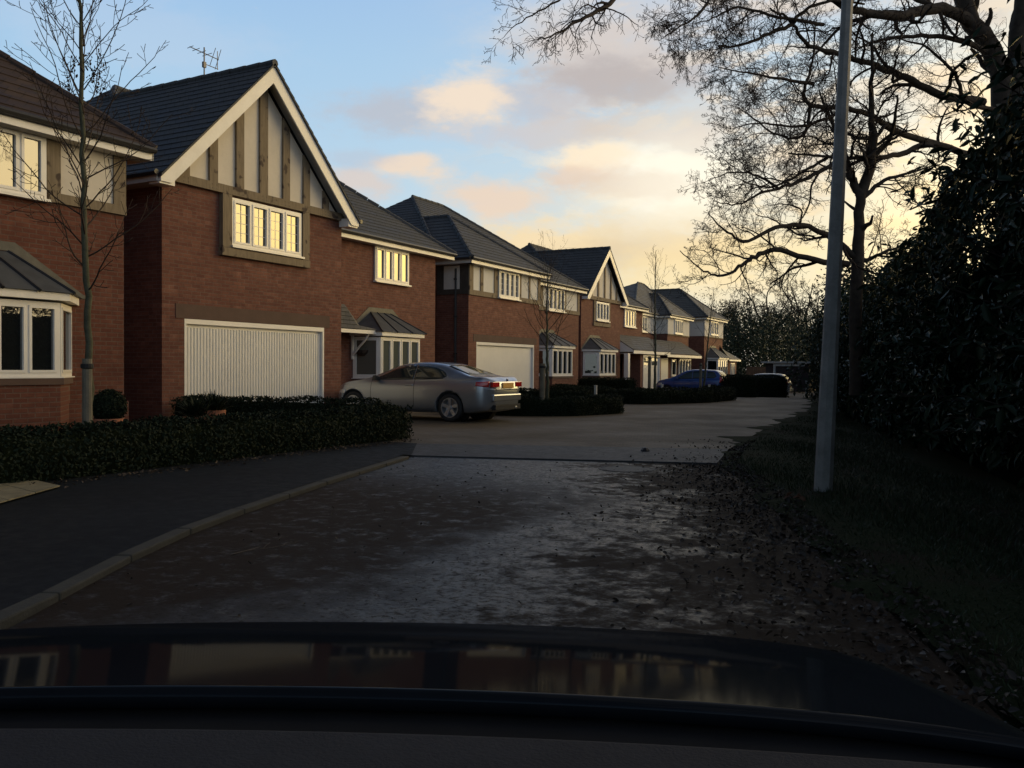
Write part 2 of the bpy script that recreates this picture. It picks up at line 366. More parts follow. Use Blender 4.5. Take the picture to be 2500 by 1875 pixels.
def paving_mat():
    m, g, b = mat('block_paving')
    p = g.n('ShaderNodeNewGeometry').outputs['Position']
    x, y, z = g.sep(p)
    br = g.n('ShaderNodeTexBrick'); g.put(br.inputs['Vector'], g.comb(x, y, 0.))
    br.inputs['Color1'].default_value = (.10, .08, .052, 1); br.inputs['Color2'].default_value = (.15, .118, .078, 1); br.inputs['Mortar'].default_value = (.05, .04, .03, 1)
    br.inputs['Scale'].default_value = 1; br.inputs['Mortar Size'].default_value = .006; br.inputs['Brick Width'].default_value = .2; br.inputs['Row Height'].default_value = .1
    n = g.noise(p, .6, 5, .6)
    g.put(b.inputs['Base Color'], g.mix(g.mr(n, .3, .7, 0, .5), br.outputs['Color'], (.075, .06, .042, 1)))
    g.put(b.inputs['Roughness'], g.mr(n, .3, .7, .62, .85)); b.inputs['Specular IOR Level'].default_value = .3
    bn = g.n('ShaderNodeBump'); bn.inputs['Strength'].default_value = .5; bn.inputs['Distance'].default_value = .01
    g.put(bn.inputs['Height'], g.math('MULTIPLY', br.outputs['Fac'], -1.)); g.put(b.inputs['Normal'], bn.outputs[0]); return m
PAVE = paving_mat()
def tarmac(name, mud=True, base=(.022, .022, .022), wet=(.32, .47), spec=.08):
    m, g, b = mat(name)
    p = g.n('ShaderNodeNewGeometry').outputs['Position']
    x, y, z = g.sep(p)
    n = g.noise(p, .7, 6, .65); n2 = g.noise(p, 7, 6, .7); n3 = g.noise(p, 160, 2, .6)
    # mud trodden in from the right hand verge: grows towards the verge line
    if mud:
        side = g.math('SUBTRACT', g.math('ADD', x, g.math('MULTIPLY', y, .36)), .9)        # 0 along the right kerb
        s = g.math('ADD', g.mr(side, -3.2, .2, 0., .75), g.math('MULTIPLY', g.math('SUBTRACT', n, .5), 1.3))
        mudf = g.sstep(g.math('ADD', s, g.math('MULTIPLY', g.math('SUBTRACT', n2, .5), 1.1)), .36, .66)
        left = g.math('MULTIPLY', g.sstep(g.math('SUBTRACT', -2.7, g.math('ADD', x, g.math('MULTIPLY', g.math('SUBTRACT', n, .5), 4.))), 0., 1.2), .95)
        left = g.math('MULTIPLY', left, g.sstep(g.math('SUBTRACT', 9.5, y), 0, 3.))
        mudf = g.math('MAXIMUM', mudf, g.math('MULTIPLY', left, g.sstep(n2, .25, .52)))
        col = g.mix(mudf, (*base, 1), (.038, .026, .017, 1))
        wetv = g.mr(n2, .35, .65, wet[0], wet[1]); rough = g.mix(mudf, g.comb(wetv, wetv, wetv), (.75, .75, .75, 1))
        spk = g.sstep(g.noise(p, 26, 6, .8), .50, .70)
        col = g.mix(g.math('MULTIPLY', spk, .5), col, (.02, .014, .01, 1))
        rough = g.mix(spk, rough, (.8, .8, .8, 1))
        g.put(b.inputs['Roughness'], g.sep(rough)[0]); 
        hgt = g.math('ADD', g.math('ADD', g.math('MULTIPLY', n2, .6), g.math('MULTIPLY', n3, .25)), g.math('MULTIPLY', g.math('MAXIMUM', mudf, spk), .7))
        g.put(b.inputs['Specular IOR Level'], g.mr(mudf, 0, 1, .26, .06))
    else:
        col = g.mix(g.mr(n, .3, .7), (*base, 1), tuple(q*1.6 for q in base)+(1,))
        g.put(b.inputs['Roughness'], g.mr(n2, .3, .7, .55, .8)); b.inputs['Specular IOR Level'].default_value = spec; hgt = g.math('ADD', g.math('MULTIPLY', n2, .3), g.math('MULTIPLY', n3, .4))
    g.put(b.inputs['Base Color'], col)
    bn = g.n('ShaderNodeBump'); bn.inputs['Strength'].default_value = .5; bn.inputs['Distance'].default_value = .012
    g.put(bn.inputs['Height'], hgt); g.put(b.inputs['Normal'], bn.outputs[0]); return m
ROADM = tarmac('wet_road')
RAMPM = tarmac('ramp_tarmac', False, (.035, .035, .036), (), .4)
FOOTM = tarmac('footway_tarmac', False, (.014, .016, .018), ())
def turf_mat():
    m, g, b = mat('turf')
    p = g.n('ShaderNodeNewGeometry').outputs['Position']
    n = g.noise(p, 1.1, 6, .65); n2 = g.noise(p, 30, 4, .7)
    col = g.mix(n2, (.015, .022, .009, 1), (.034, .042, .017, 1)); col = g.mix(g.sstep(n, .5, .66), col, (.035, .026, .016, 1))
    g.put(b.inputs['Base Color'], col); b.inputs['Roughness'].default_value = .95; b.inputs['Specular IOR Level'].default_value = .1
    bn = g.n('ShaderNodeBump'); bn.inputs['Strength'].default_value = .8; bn.inputs['Distance'].default_value = .03
    g.put(bn.inputs['Height'], n2); g.put(b.inputs['Normal'], bn.outputs[0]); return m
TURF = turf_mat()

# ------------------------------------------------------------------ ground
def gz(y):
    t = min(1, max(0, (y-34)/24)); return -.45*t*t*(3-2*t)
def sheet(name, left, right, m, z, ys, zf=None, nx=2):
    """strip between two polylines x(y)"""
    Lx = lambda y: np.interp(y, [p[1] for p in left], [p[0] for p in left]); Rx = lambda y: np.interp(y, [p[1] for p in right], [p[0] for p in right])
    mb = MB(); vs = []; fs = []
    for y in ys:
        for i in range(nx+1):
            t = i/nx; x = Lx(y)*(1-t)+Rx(y)*t
            vs.append((x, y, (zf(x, y) if zf else z)+gz(y)))
    w = nx+1
    for j in range(len(ys)-1):
        for i in range(nx): fs.append((j*w+i, j*w+i+1, (j+1)*w+i+1, (j+1)*w+i))
    mb.add(vs, fs); return struct(obj(name, mb, m, recalc=False))
ysF = [-400, -60, -6]+[float(q) for q in np.arange(0, 70, 2)]+[90, 150, 400, 1500]
sheet('ground', [(-1500, -400), (-1500, 1500)], [(1500, -400), (1500, 1500)], TURF, -.07, ysF, nx=12)
KERB = [(-2.2, -3.5), (-3.0, -.5), (-4.06, 2.44), (-4.75, 3.64), (-5.31, 4.8), (-5.99, 6.82), (-6.89, 9.85), (-7.05, 10.15)]
RK = [(1.9, -3.5), (1.0, 1.2), (-.31, 4.81), (-.95, 6.27), (-2.14, 9.51), (-2.9, 12.0), (-3.3, 13.3)]
# ramp lines run from left to right
RA = ((-7.05, 10.1), (-3.0, 11.42)); RB = ((-8.0, 11.6), (-3.35, 13.42))
def cross(mb, a0, a1, b0, b1, za, zb, n=8):
    for i in range(n):
        t0, t1 = i/n, (i+1)/n
        P = lambda a, b, t, z: (a[0]*(1-t)+b[0]*t, a[1]*(1-t)+b[1]*t, z)
        mb.poly([P(a0, a1, t0, za), P(a0, a1, t1, za), P(b0, b1, t1, zb), P(b0, b1, t0, zb)])
mb = MB()
lk = KERB[:-1]+[RA[0]]; rk = [(1.9, -3.5), (1.2, 0.6), (.9, 1.4), (-.31, 4.81), (-.95, 6.27), (-2.14, 9.51), RA[1]]
def resample(pl, n):
    p = [Vector((*q, 0)) for q in pl]; d = [0]
    for a, b in zip(p, p[1:]): d.append(d[-1]+(b-a).length)
    return [(float(np.interp(t, d, [q.x for q in p])), float(np.interp(t, d, [q.y for q in p]))) for t in np.linspace(0, d[-1], n)]
la, ra = resample(lk, 24), resample(rk, 24)
for i in range(23): mb.poly([(*la[i], -.03), (*ra[i], -.03), (*ra[i+1], -.03), (*la[i+1], -.03)])
struct(obj('road', mb, ROADM))
mb = MB(); cross(mb, RA[0], RA[1], RB[0], RB[1], -.008, .002)
mb.poly([(*RA[0], -.04), (*RA[1], -.04), (*RA[1], -.008), (*RA[0], -.008)])
struct(obj('road_ramp', mb, RAMPM))
BL = [(-21, 11.0), (-21, 70)]; BRt = [(-3.35, 13.42), (-3.8, 18), (-4.45, 28), (-5.26, 33.2), (-5.6, 36), (-7.6, 46), (-8.3, 52), (-9.0, 62), (-9, 70)]
def paving():
    mb = MB(); ys = [13.42, 14, 16, 18, 20, 24, 28, 30, 33, 34]+list(range(36, 72, 2))
    for y0, y1 in zip(ys, ys[1:]):
        xa = np.interp(y0, [p[1] for p in BRt], [p[0] for p in BRt]); xb = np.interp(y1, [p[1] for p in BRt], [p[0] for p in BRt])
        mb.poly([(-21, y0, gz(y0)), (xa, y0, gz(y0)), (xb, y1, gz(y1)), (-21, y1, gz(y1))])
    mb.poly([(-21, 11.6, 0), (-8.0, 11.6, 0), (-3.35, 13.42, 0), (-21, 13.42, 0)])
    return struct(obj('block_paving', mb, PAVE))
paving()
# footway on the left, from the kerb back to the hedge
mb = MB(); kb = resample(KERB, 30)
for i in range(29):
    mb.poly([(-8.9, kb[i][1], .012), (kb[i][0]-.12, kb[i][1], .012), (kb[i+1][0]-.12, kb[i+1][1], .012), (-8.9, kb[i+1][1], .012)])
mb.poly([(-8.9, 10.15, .012), (-7.17, 10.15, .012), (-8.1, 11.6, .006), (-8.9, 11.6, .012)])
mb.poly([(-7.17, 10.0, .005), (-6.98, 10.0, .005), (-7.04, 10.12, .005), (-7.98, 11.62, .005), (-8.12, 11.6, .005)])
struct(obj('footway', mb, FOOTM))
mb = MB()
pts = resample(KERB[1:-1], 13)
for i in range(12):
    a, b = Vector((*pts[i], 0)), Vector((*pts[i+1], 0)); t = (b-a).normalized(); n = Vector((-t.y, t.x, 0))
    a2, b2 = a+t*.006, b-t*.006; zt = .016 - (0.004 if i > 9 else 0) + random.Random(i).uniform(-.004, .003)
    mb.prism([(*(a2-n*0)[:2], -.12), (*b2[:2], -.12), (*(b2+n*.115)[:2], -.12), (*(a2+n*.115)[:2], -.12)], (0, 0, .12+zt))
struct(obj('kerb', mb, CONC, bevel=.012))
# garden soil left, verge right
mb = MB(); mb.poly([(-13.1, -3, .03), (-8.75, -3, .03), (-8.75, 12.6, .03), (-13.9, 12.4, .03)])
struct(obj('garden_soil', mb, TURF))
VR = [(1.9, -3.5), (1.2, 0.6), (.9, 1.4), (-.31, 4.81), (-.95, 6.27), (-2.14, 9.51), (-3.0, 11.5), (-3.35, 13.42), (-3.8, 18), (-4.45, 28), (-5.26, 33.2), (-5.6, 36), (-7.6, 46), (-8.3, 52), (-9.0, 62)]
rng = random.Random(5)
vp = []
for (x, y) in resample(VR, 260):
    k = min(1, max(0, (y-12)/3)); w_ = .10*math.sin(y*1.9+.6)+.07*math.sin(y*4.3)+.05*math.sin(y*9.1)
    vp.append((x+rng.uniform(-.05, .05)+w_*(.8+1.8*k)/(1+.06*max(0, y-14))-.25*k, y))
mb = MB()
for i in range(len(vp)-1):
    a, b = vp[i], vp[i+1]
    for j, (u, v, zu, zv) in enumerate([(0, .25, -.035, .015), (.25, 1.2, .015, .04), (1.2, 6, .04, .08), (6, 60, .08, .1)]):
        mb.poly([(a[0]+u, a[1], zu+gz(a[1])), (a[0]+v, a[1], zv+gz(a[1])), (b[0]+v, b[1], zv+gz(b[1])), (b[0]+u, b[1], zu+gz(b[1]))])
struct(obj('verge', mb, TURF))
# exposed lengths of the right hand kerb among the mud
def ongr(px, py, z=-.03):
    p = at(px, py, 1)-Vector((0, 0, H)); t = (z-H)/p.z; return Vector((p.x*t, p.y*t, z))
# slab path to the first front door
mb = MB()
s0 = Vector((-8.02, 5.42, .03)); ux = Vector((-.97, .2, 0)).normalized(); uy = Vector((.5, -.87, 0)).normalized()
for i in range(6):
    for j in range(4):
        o = s0+ux*(i*.62)+uy*(j*.47)
        mb.prism([o, o+ux*.605, o+ux*.605+uy*.455, o+uy*.455], (0, 0, .012))
struct(obj('slab_path', mb, simple('yellow_slab', (.26, .22, .13), .8, .3, 5, bump=.4)))

# ------------------------------------------------------------------ roofs
def clip(poly, z, keep_above):
    outp = []
    n = len(poly)
    for i in range(n):
        a, b = poly[i], poly[(i+1) % n]
        ia = (a.z >= z) == keep_above or abs(a.z-z) < 1e-6; ib = (b.z >= z) == keep_above or abs(b.z-z) < 1e-6
        if ia: outp.append(a)
        if ia != ib and abs(a.z-b.z) > 1e-9:
            t = (z-a.z)/(b.z-a.z); outp.append(a.lerp(b, t))
    return outp
def tiled(mb, poly, row=.2, lift=.016):
    P = [Vector(p) for p in poly]
    n = (P[1]-P[0]).cross(P[2]-P[0]).normalized()
    if n.z < 0: n = -n
    z0, z1 = min(p.z for p in P), max(p.z for p in P)
    dzr = row
    z = math.floor(z0/dzr)*dzr
    while z < z1-1e-4:
        a, b = max(z, z0), min(z+dzr, z1)
        q = clip(clip(P, a, True), b, False) if True else P
        if len(q) >= 3:
            qq = [p+n*(lift*(b-p.z)/max(1e-6, b-a)+.004) for p in q]
            mb.poly(qq)
            low = [p for p in q if abs(p.z-a) < 1e-4]
            if len(low) == 2: mb.poly([low[0], low[1], low[1]+n*(lift+.004), low[0]+n*(lift+.004)])
        z += dzr
def ridge_caps(mb, a, b, r=.085):
    a, b = Vector(a), Vector(b); L = (b-a).length; n = max(1, int(L/.42))
    for i in range(n):
        p, q = a.lerp(b, i/n), a.lerp(b, (i+.96)/n)
        mb.tube([p, q], [r*1.08, r*.92], 8)
def hip_roof(h, m, x0, x1, y0, y1, ze, xr, ya, yb, zr, caps=True, row=.14):
    mb = MB()
    A, B, C, D = (x0, y0, ze), (x0, y1, ze), (x1, y1, ze), (x1, y0, ze); P, Q = (xr, ya, zr), (xr, yb, zr)
    tiled(mb, [A, B, Q, P], row); tiled(mb, [D, A, P], row); tiled(mb, [B, C, Q], row); mb.poly([C, D, P, Q])
    if caps:
        for a, b in ((A, P), (B, Q), (P, Q)): 
            if (Vector(a)-Vector(b)).length > .1: ridge_caps(mb, a, b)
    o = obj('roof', mb, m, h, recalc=False)
    return o
def wing_hip(h, m, x0, y0, y1, ze, xp, zp, xb, row=.16):
    """hipped wing whose ridge runs back (towards -x) into the main roof"""
    mb = MB(); ym = (y0+y1)/2
    A, B, P, Q = (x0, y0, ze), (x0, y1, ze), (xp, ym, zp), (xb, ym, zp); C, D = (xb, y0, ze), (xb, y1, ze)
    tiled(mb, [A, B, P], row); tiled(mb, [C, A, P, Q], row); tiled(mb, [B, D, Q, P], row)
    ridge_caps(mb, A, P); ridge_caps(mb, B, P); ridge_caps(mb, P, Q)
    return obj('roof', mb, m, h, recalc=False)
def gable_roof(h, m, x0, y0, y1, ze, zp, xb, row=.16):
    mb = MB(); ym = (y0+y1)/2
    A, B, P = (x0, y0, ze), (x0, y1, ze), (x0, ym, zp); C, D, Q = (xb, y0, ze), (xb, y1, ze), (xb, ym, zp)
    tiled(mb, [C, A, P, Q], row); tiled(mb, [B, D, Q, P], row); ridge_caps(mb, P, Q)
    n = .04
    mb.prism([(x0, y0, ze), (x0, ym, zp), (x0, ym, zp-.05), (x0, y0, ze-.05)], (-.2, 0, 0)); mb.prism([(x0, y1, ze), (x0, ym, zp), (x0, ym, zp-.05), (x0, y1, ze-.05)], (-.2, 0, 0))
    return obj('roof', mb, m, h, recalc=False)
def fascia(h, segs, m=PAINT, ret=None):
    """segs: list of (x0,y0,x1,y1,ztop) fascia boards with a black gutter and a soffit behind"""
    mb = MB(); gt = MB(); sf = MB()
    for (xa, ya, xb, yb, zt) in segs:
        d = Vector((xb-xa, yb-ya, 0)); L = d.length; u = d/L; n = Vector((u.y, -u.x, 0))   # n outward (right of travel)
        mb.obox((xa, ya), (u.x, u.y), (n.x, n.y), 0, L, -.025, 0, zt-.17, zt-.01)
        sf.obox((xa, ya), (u.x, u.y), (n.x, n.y), .01, L-.01, -.34, -.027, zt-.17, zt-.15)
        pts = [Vector((xa, ya, zt+.0))+n*.055, Vector((xb, yb, zt+.0))+n*.055]
        gt.tube(pts, .055, 8)
    o = obj('fascia', mb, m, h)
    obj('soffit', sf, SOFFIT, o); obj('gutter', gt, BLACKP, o)
    return o
# ------------------------------------------------------------------ windows
def window(h, o, u, n, w, z0, z1, lights, glass=None, leads=False, sill=True, proud=.03, name='window', fw=.055):
    """o plan origin (left end seen from outside), u along, n outward"""
    glass = glass or GLASS
    mb = MB(); hh = z1-z0
    B = lambda a0, a1, b0, b1, c0, c1, M=mb: M.obox(o, u, n, a0, a1, b0, b1, c0, c1)
    B(0, w, -.03, proud, z1-fw, z1); B(0, w, -.03, proud, z0, z0+fw)
    B(0, fw, -.03, proud, z0+fw, z1-fw); B(w-fw, w, -.03, proud, z0+fw, z1-fw)
    lw = (w-fw*2)/lights; gm = MB()
    for i in range(lights):
        a = fw+i*lw; b = a+lw; s = .045
        if i: B(a-.022, a+.022, -.03, proud-.002, z0+fw, z1-fw)
        e0, e1 = a+(.022 if i else 0), b-(.022 if i < lights-1 else 0)
        # opening sash frame, a little prouder
        B(e0, e1, -.02, proud+.014, z1-fw-s, z1-fw-.002); B(e0, e1, -.02, proud+.014, z0+fw+.002, z0+fw+s)
        B(e0, e0+s, -.02, proud+.014, z0+fw+s, z1-fw-s); B(e1-s, e1, -.02, proud+.014, z0+fw+s, z1-fw-s)
        g0, g1, k0, k1 = e0+s, e1-s, z0+fw+s, z1-fw-s
        P = lambda aa, bb, z: (o[0]+u[0]*aa+n[0]*bb, o[1]+u[1]*aa+n[1]*bb, z)
        t = .0012*((i*37 % 5)-2)
        gm.add([P(g0, .004, k0), P(g1, .004+t, k0), P(g1, .004+t*2, k1), P(g0, .004+t, k1)], [(0, 1, 2, 3)])
        if leads:
            B((g0+g1)/2-.006, (g0+g1)/2+.006, .0, .012, k0, k1)
            for q in (.25, .5, .75): B(g0, g1, .0, .0115, k0+(k1-k0)*q-.006, k0+(k1-k0)*q+.006)
    if sill: B(-.04, w+.04, -.02, proud+.07, z0-.045, z0-.001)
    fr = obj(name, mb, WHITE, h)
    go = obj('glass', gm, glass, fr, recalc=False)
    return fr
FR = (0, 1), (1, 0)     # front facing +x : u = +y, n = +x
def fwin(h, x, y0, y1, z0, z1, lights, **k): return window(h, (x, y0), FR[0], FR[1], y1-y0, z0, z1, lights, **k)
def bay(h, xw, y0, y1, d, z0, zf, zt, brick, glass=None, fl=4, roofm=None, ang=.5, panel=False):
    """canted bay on the wall plane xw between y0 and y1, d deep: brick base, windows, fascia and lead roof"""
    c = d*ang
    P = [(xw, y0), (xw+d, y0+c), (xw+d, y1-c), (xw, y1)]
    mb = MB()
    base = [(p[0]+(.0 if i in (0, 3) else .03), p[1]) for i, p in enumerate(P)]
    mb.prism([(p[0], p[1], -.1) for p in base], (0, 0, z0-.12+.1))
    bo = obj('bay_window', mb, brick, h)
    mb = MB(); e = .06
    mb.prism([(xw, y0-e, z0-.12), (xw+d+e, y0+c-e*.6, z0-.12), (xw+d+e, y1-c+e*.6, z0-.12), (xw, y1+e, z0-.12)], (0, 0, .1))
    obj('stone_sill', mb, STONE, bo)
    frames = MB(); panes = MB()
    def strip(a, b, lights):
        a, b = Vector(a), Vector(b); u = (b-a).normalized(); n = Vector((u.y, -u.x)); L = (b-a).length
        o = a
        Bx = lambda a0, a1, b0, b1, c0, c1: frames.obox(o, u, n, a0, a1, b0, b1, c0, c1)
        t = zf-.17; fw = .06
        Bx(0, L, -.05, .03, t-fw, t); Bx(0, L, -.05, .03, z0, z0+fw); Bx(0, fw, -.05, .03, z0+fw, t-fw); Bx(L-fw, L, -.05, .03, z0+fw, t-fw)
        Bx(-.03, L+.03, -.05, .07, z0-.02, z0-.001)
        lw = (L-2*fw)/lights
        for i in range(lights):
            aa = fw+i*lw; bb = aa+lw; s = .042
            if i: Bx(aa-.022, aa+.022, -.05, .028, z0+fw, t-fw)
            e0, e1 = aa+(.022 if i else 0), bb-(.022 if i < lights-1 else 0)
            Bx(e0, e1, -.04, .042, t-fw-s, t-fw-.002); Bx(e0, e1, -.04, .042, z0+fw+.002, z0+fw+s)
            Bx(e0, e0+s, -.04, .042, z0+fw+s, t-fw-s); Bx(e1-s, e1, -.04, .042, z0+fw+s, t-fw-s)
            Q = lambda q, z: (o[0]+u[0]*q, o[1]+u[1]*q, z)
            panes.add([Q(e0+s, z0+fw+s), Q(e1-s, z0+fw+s), Q(e1-s, t-fw-s), Q(e0+s, t-fw-s)], [(0, 1, 2, 3)])
    strip(P[0], P[1], 1); strip(P[1], P[2], fl); strip(P[2], P[3], 1)
    obj('window_frame', frames, WHITE, bo); obj('glass', panes, glass or GLASS, bo, recalc=False)
    mb = MB(); f = .14
    Fp = [(xw, y0-f*1.2), (xw+d+f, y0+c-f*.6), (xw+d+f, y1-c+f*.6), (xw, y1+f*1.2)]
    mb.prism([(p[0], p[1], zf-.14) for p in Fp], (0, 0, .12)); obj('bay_fascia', mb, PAINT, bo)
    mb = MB(); g2 = .05
    E = [(xw-.02, y0-f*1.2-g2, zf-.02), (xw+d+f+g2, y0+c-f*.6-g2, zf-.02), (xw+d+f+g2, y1-c+f*.6+g2, zf-.02), (xw-.02, y1+f*1.2+g2, zf-.02)]
    i_ = min(d*1.0+c, (y1-y0)*.33); T = [(xw-.01, y0+i_*.95, zt), (xw-.01, y1-i_*.95, zt)]
    mb.poly([E[0], E[1], T[0]]); mb.poly([E[1], E[2], T[1], T[0]]); mb.poly([E[2], E[3], T[1]])
    mb.poly([E[0], E[1], E[2], E[3]])
    rl = obj('bay_roof', mb, roofm or LEAD, bo)
    mb = MB()
    mb.tube([E[1], T[0]], .028, 6); mb.tube([E[2], T[1]], .028, 6)
    for q in ((.33, .67) if (y1-y0) < 3 else (.25, .5, .75)):
        a = Vector(E[1]).lerp(Vector(E[2]), q); b = Vector(T[0]).lerp(Vector(T[1]), q); mb.tube([a, b], .028, 6)
    obj('lead_roll', mb, BLACKP, bo)
    mb = MB(); mb.prism([(xw+.004, E[0][1]-.12, zf-.02), (xw+.004, E[0][1], zf-.02), (xw+.004, T[0][1], zt), (xw+.004, T[1][1], zt), (xw+.004, E[3][1], zf-.02), (xw+.004, E[3][1]+.12, zf-.02), (xw+.004, T[1][1]+.1, zt+.14), (xw+.004, T[0][1]-.1, zt+.14)], (.012, 0, 0))
    obj('flashing', mb, LEADK, bo)
    return bo
def slabx(mb, x, y0, y1, z0, z1, t): mb.box(x-.03, x+t, y0, y1, z0, z1)
def part_box(h, name, m, x, y0, y1, z0, z1, t):
    mb = MB(); slabx(mb, x, y0, y1, z0, z1, t); return obj(name, mb, m, h)
def garage_door(h, x, y0, y1, z1, ribs=True, handle=True):
    mb = MB(); mb.box(x-.12, x-.09, y0, y1, 0, z1)
    fr = MB()
    d = None
    if ribs:
        step = .082; n = int((y1-y0-.12)/step); st = (y1-y0-.12)/n
        for i in range(n):
            a = y0+.06+i*st
            mb.add([(x-.09, a, .03), (x-.06, a+.012, .03), (x-.06, a+st-.030, .03), (x-.09, a+st-.018, .03), (x-.09, a, z1-.17), (x-.06, a+.012, z1-.17), (x-.06, a+st-.030, z1-.17), (x-.09, a+st-.018, z1-.17)],
                   [(0, 1, 5, 4), (1, 2, 6, 5), (2, 3, 7, 6), (4, 5, 6, 7), (3, 2, 1, 0)])
    d = obj('garage_door', mb, DOORW, h)
    fr.box(x-.09, x+.004, y0, y1, z1-.10, z1); fr.box(x-.09, x+.004, y0, y0+.05, -.1, z1-.10); fr.box(x-.09, x+.004, y1-.05, y1, -.1, z1-.10)
    obj('door_frame', fr, WHITE, d)
    if handle:
        hb = MB(); hb.lathe((x-.05, (y0+y1)/2+.25, .5), [(0, 0), (.05, 0), (.05, .03), (0, .03)], 12, 'y'); hb.box(x-.06, x-.01, (y0+y1)/2+.19, (y0+y1)/2+.31, .46, .485)
        obj('handle', hb, BLACKP, d)
    return d
def wall_with_hole(mb, x, xb, y0, y1, z0, z1, holes):
    """front wall slab x..xb (thick) with rectangular holes"""
    ys = sorted({y0, y1, *[q for h_ in holes for q in h_[:2]]}); zs = sorted({z0, z1, *[q for h_ in holes for q in h_[2:]]})
    for a, b in zip(ys, ys[1:]):
        for c_, d_ in zip(zs, zs[1:]):
            if any(h_[0] <= (a+b)/2 <= h_[1] and h_[2] <= (c_+d_)/2 <= h_[3] for h_ in holes): continue
            mb.box(xb, x, a, b, c_, d_)
def pipe(h, x, y, z0, z1):
    mb = MB(); mb.tube([(x, y, z0), (x, y, z1)], .04, 8)
    for z in np.arange(z0+.4, z1, 1.3): mb.box(x-.05, x+.05, y-.055, y+.055, z, z+.05)
    return obj('drainpipe', mb, BLACKP, h)
EV = 5.0
# ================================================================== house 1 (left edge, brown tiled hip roof)
h = thing('brick_house', 'red brick house with brown tiled roof, cut off by the left edge, behind a sapling', 'house', (-13.05, 6, 0), 'brick houses in a row along the lane')
mb = MB(); mb.box(-21, -13.05, -2, 10.02, -.3, 4.99); mb.box(-20.9, -12.98, -2, 10.06, -.3, .62)
obj('wall', mb, BR0, h)
hip_roof(h, BROWNT, -12.72, -21.4, -2.4, 10.40, EV+.03, -17.05, 1.9, 6.07, EV+.03+4.33*.81, row=.19)
fascia(h, [(-12.74, -2.4, -12.74, 10.38, EV), ]); 
mb = MB(); mb.box(-13.4, -12.74, 10.36, 10.385, EV-.17, EV-.01); obj('fascia', mb, PAINT, h)
fwin(h, -13.02, 7.7, 8.57, 3.86, 4.86, 2)
fwin(h, -13.02, 3.4, 5.2, 3.86, 4.86, 4)
part_box(h, 'render_panel', RENDER, -13.05, 8.62, 10.02, 3.99, 4.83, .02)
for (a, b) in ((8.59, 8.82), (9.79, 10.03)): part_box(h, 'timber_post', OAK, -13.05, a, b, 4.0, 4.83, .05)
part_box(h, 'timber_beam', OAK, -13.05, 8.62, 10.035, 3.84, 3.998, .055)
bay(h, -13.05, 5.75, 9.0, .68, .92+.14, 2.36, 2.98, BR0, fl=4, ang=.95)
# ================================================================== house 2 (big gable)
h = thing('brick_house', 'red brick house with the tall timbered front gable above a wide white garage door', 'house', (-14.2, 14.5, 0), 'brick houses in a row along the lane')
mb = MB()
wall_with_hole(mb, -14.2, -14.5, 11.77, 17.26, -.2, 4.98, [(12.32, 16.6, -.3, 2.2)])
mb.box(-15.7, -14.5, 11.77, 12.1, -.2, 4.98); mb.box(-15.7, -14.5, 16.95, 17.26, -.2, 4.98)
mb.box(-24.4, -15.7, 11.8, 23.87, -.2, 4.98)
mb.box(-14.16, -14.2, 11.74, 12.0, -.2, .5)
obj('wall', mb, BR1, h)
garage_door(h, -14.2, 12.32, 16.6, 2.2)
mb = MB(); mb.box(-14.23, -14.188, 12.1, 16.8, 2.205, 2.50); obj('lintel', mb, STONE, h)
# gable
ym = 14.46
mb = MB(); mb.prism([(-14.2, 11.9, 4.99), (-14.2, 17.1, 4.99), (-14.2, ym, 7.62)], (.03, 0, 0)); mb.prism([(-14.3, 11.75, 4.97), (-14.3, 17.25, 4.97), (-14.3, ym, 7.7)], (-.3, 0, 0))
obj('render_panel', mb, RENDER, h)
for (py0, w) in ((12.28, .22), (13.02, .22), (13.76, .22), (14.47, .24), (15.19, .22), (15.88, .22), (16.58, .20)):
    a, b = py0-w/2+.0, py0+w/2
    zt = lambda y: 7.62-abs(y-ym)*(2.63/2.6)-.02
    mb = MB(); mb.prism([(-14.2, a, 5.10), (-14.2, b, 5.10), (-14.2, b, zt(b)), (-14.2, a, zt(a))] if not (a < ym < b) else [(-14.2, a, 5.10), (-14.2, b, 5.10), (-14.2, b, zt(b)), (-14.2, ym, zt(ym)), (-14.2, a, zt(a))], (.085, 0, 0))
    obj('timber_post', mb, OAK, h)
mb = MB(); mb.box(-14.22, -14.09, 11.97, 17.3, 4.92, 5.10)
for py0 in (12.28, 13.02, 13.76, 14.47, 15.19, 15.88, 16.58):
    for q in (-.06, .06):
        for zz in (4.97, 5.05): mb.box(-14.095, -14.084, py0+q-.01, py0+q+.01, zz-.01, zz+.01)
obj('timber_beam', mb, OAK, h)
gable_roof(h, SLATE, -13.78, 11.42, 17.50, 4.93, 7.98, -19.6)
mb = MB(); bw = .27
for s_, ye in ((-1, 11.44), (1, 17.48)):
    # barge board: follows the slope, boxed foot
    zl = 4.90
    mb.prism([(-13.86, ym, 7.93), (-13.86, ye, zl), (-13.86, ye, zl-.0-.10), (-13.86, ye-s_*.27, zl-.10), (-13.86, ym, 7.93-bw*1.42)], (.035, 0, 0))
    mb.prism([(-13.863, ye, zl-.02), (-13.863, ye-s_*.36, zl+.06), (-13.863, ye-s_*.36, zl-.14), (-13.863, ye, zl-.14)], (-.30, 0, 0))
obj('barge_board', mb, PAINT, h)
mb = MB()
for s_, ye in ((-1, 11.50), (1, 17.42)): mb.prism([(-13.87, ym, 7.84), (-13.87, ye, 4.86), (-13.87, ye, 4.83), (-13.87, ym, 7.81)], (-.34, 0, 0))
obj('soffit', mb, SOFFIT, h)
mb = MB(); mb.box(-13.9, -19.0, 11.42, 11.80, 4.80, 4.84); mb.box(-13.9, -19.0, 11.40, 11.425, 4.80, 4.96); obj('soffit', mb, SOFFIT, h)
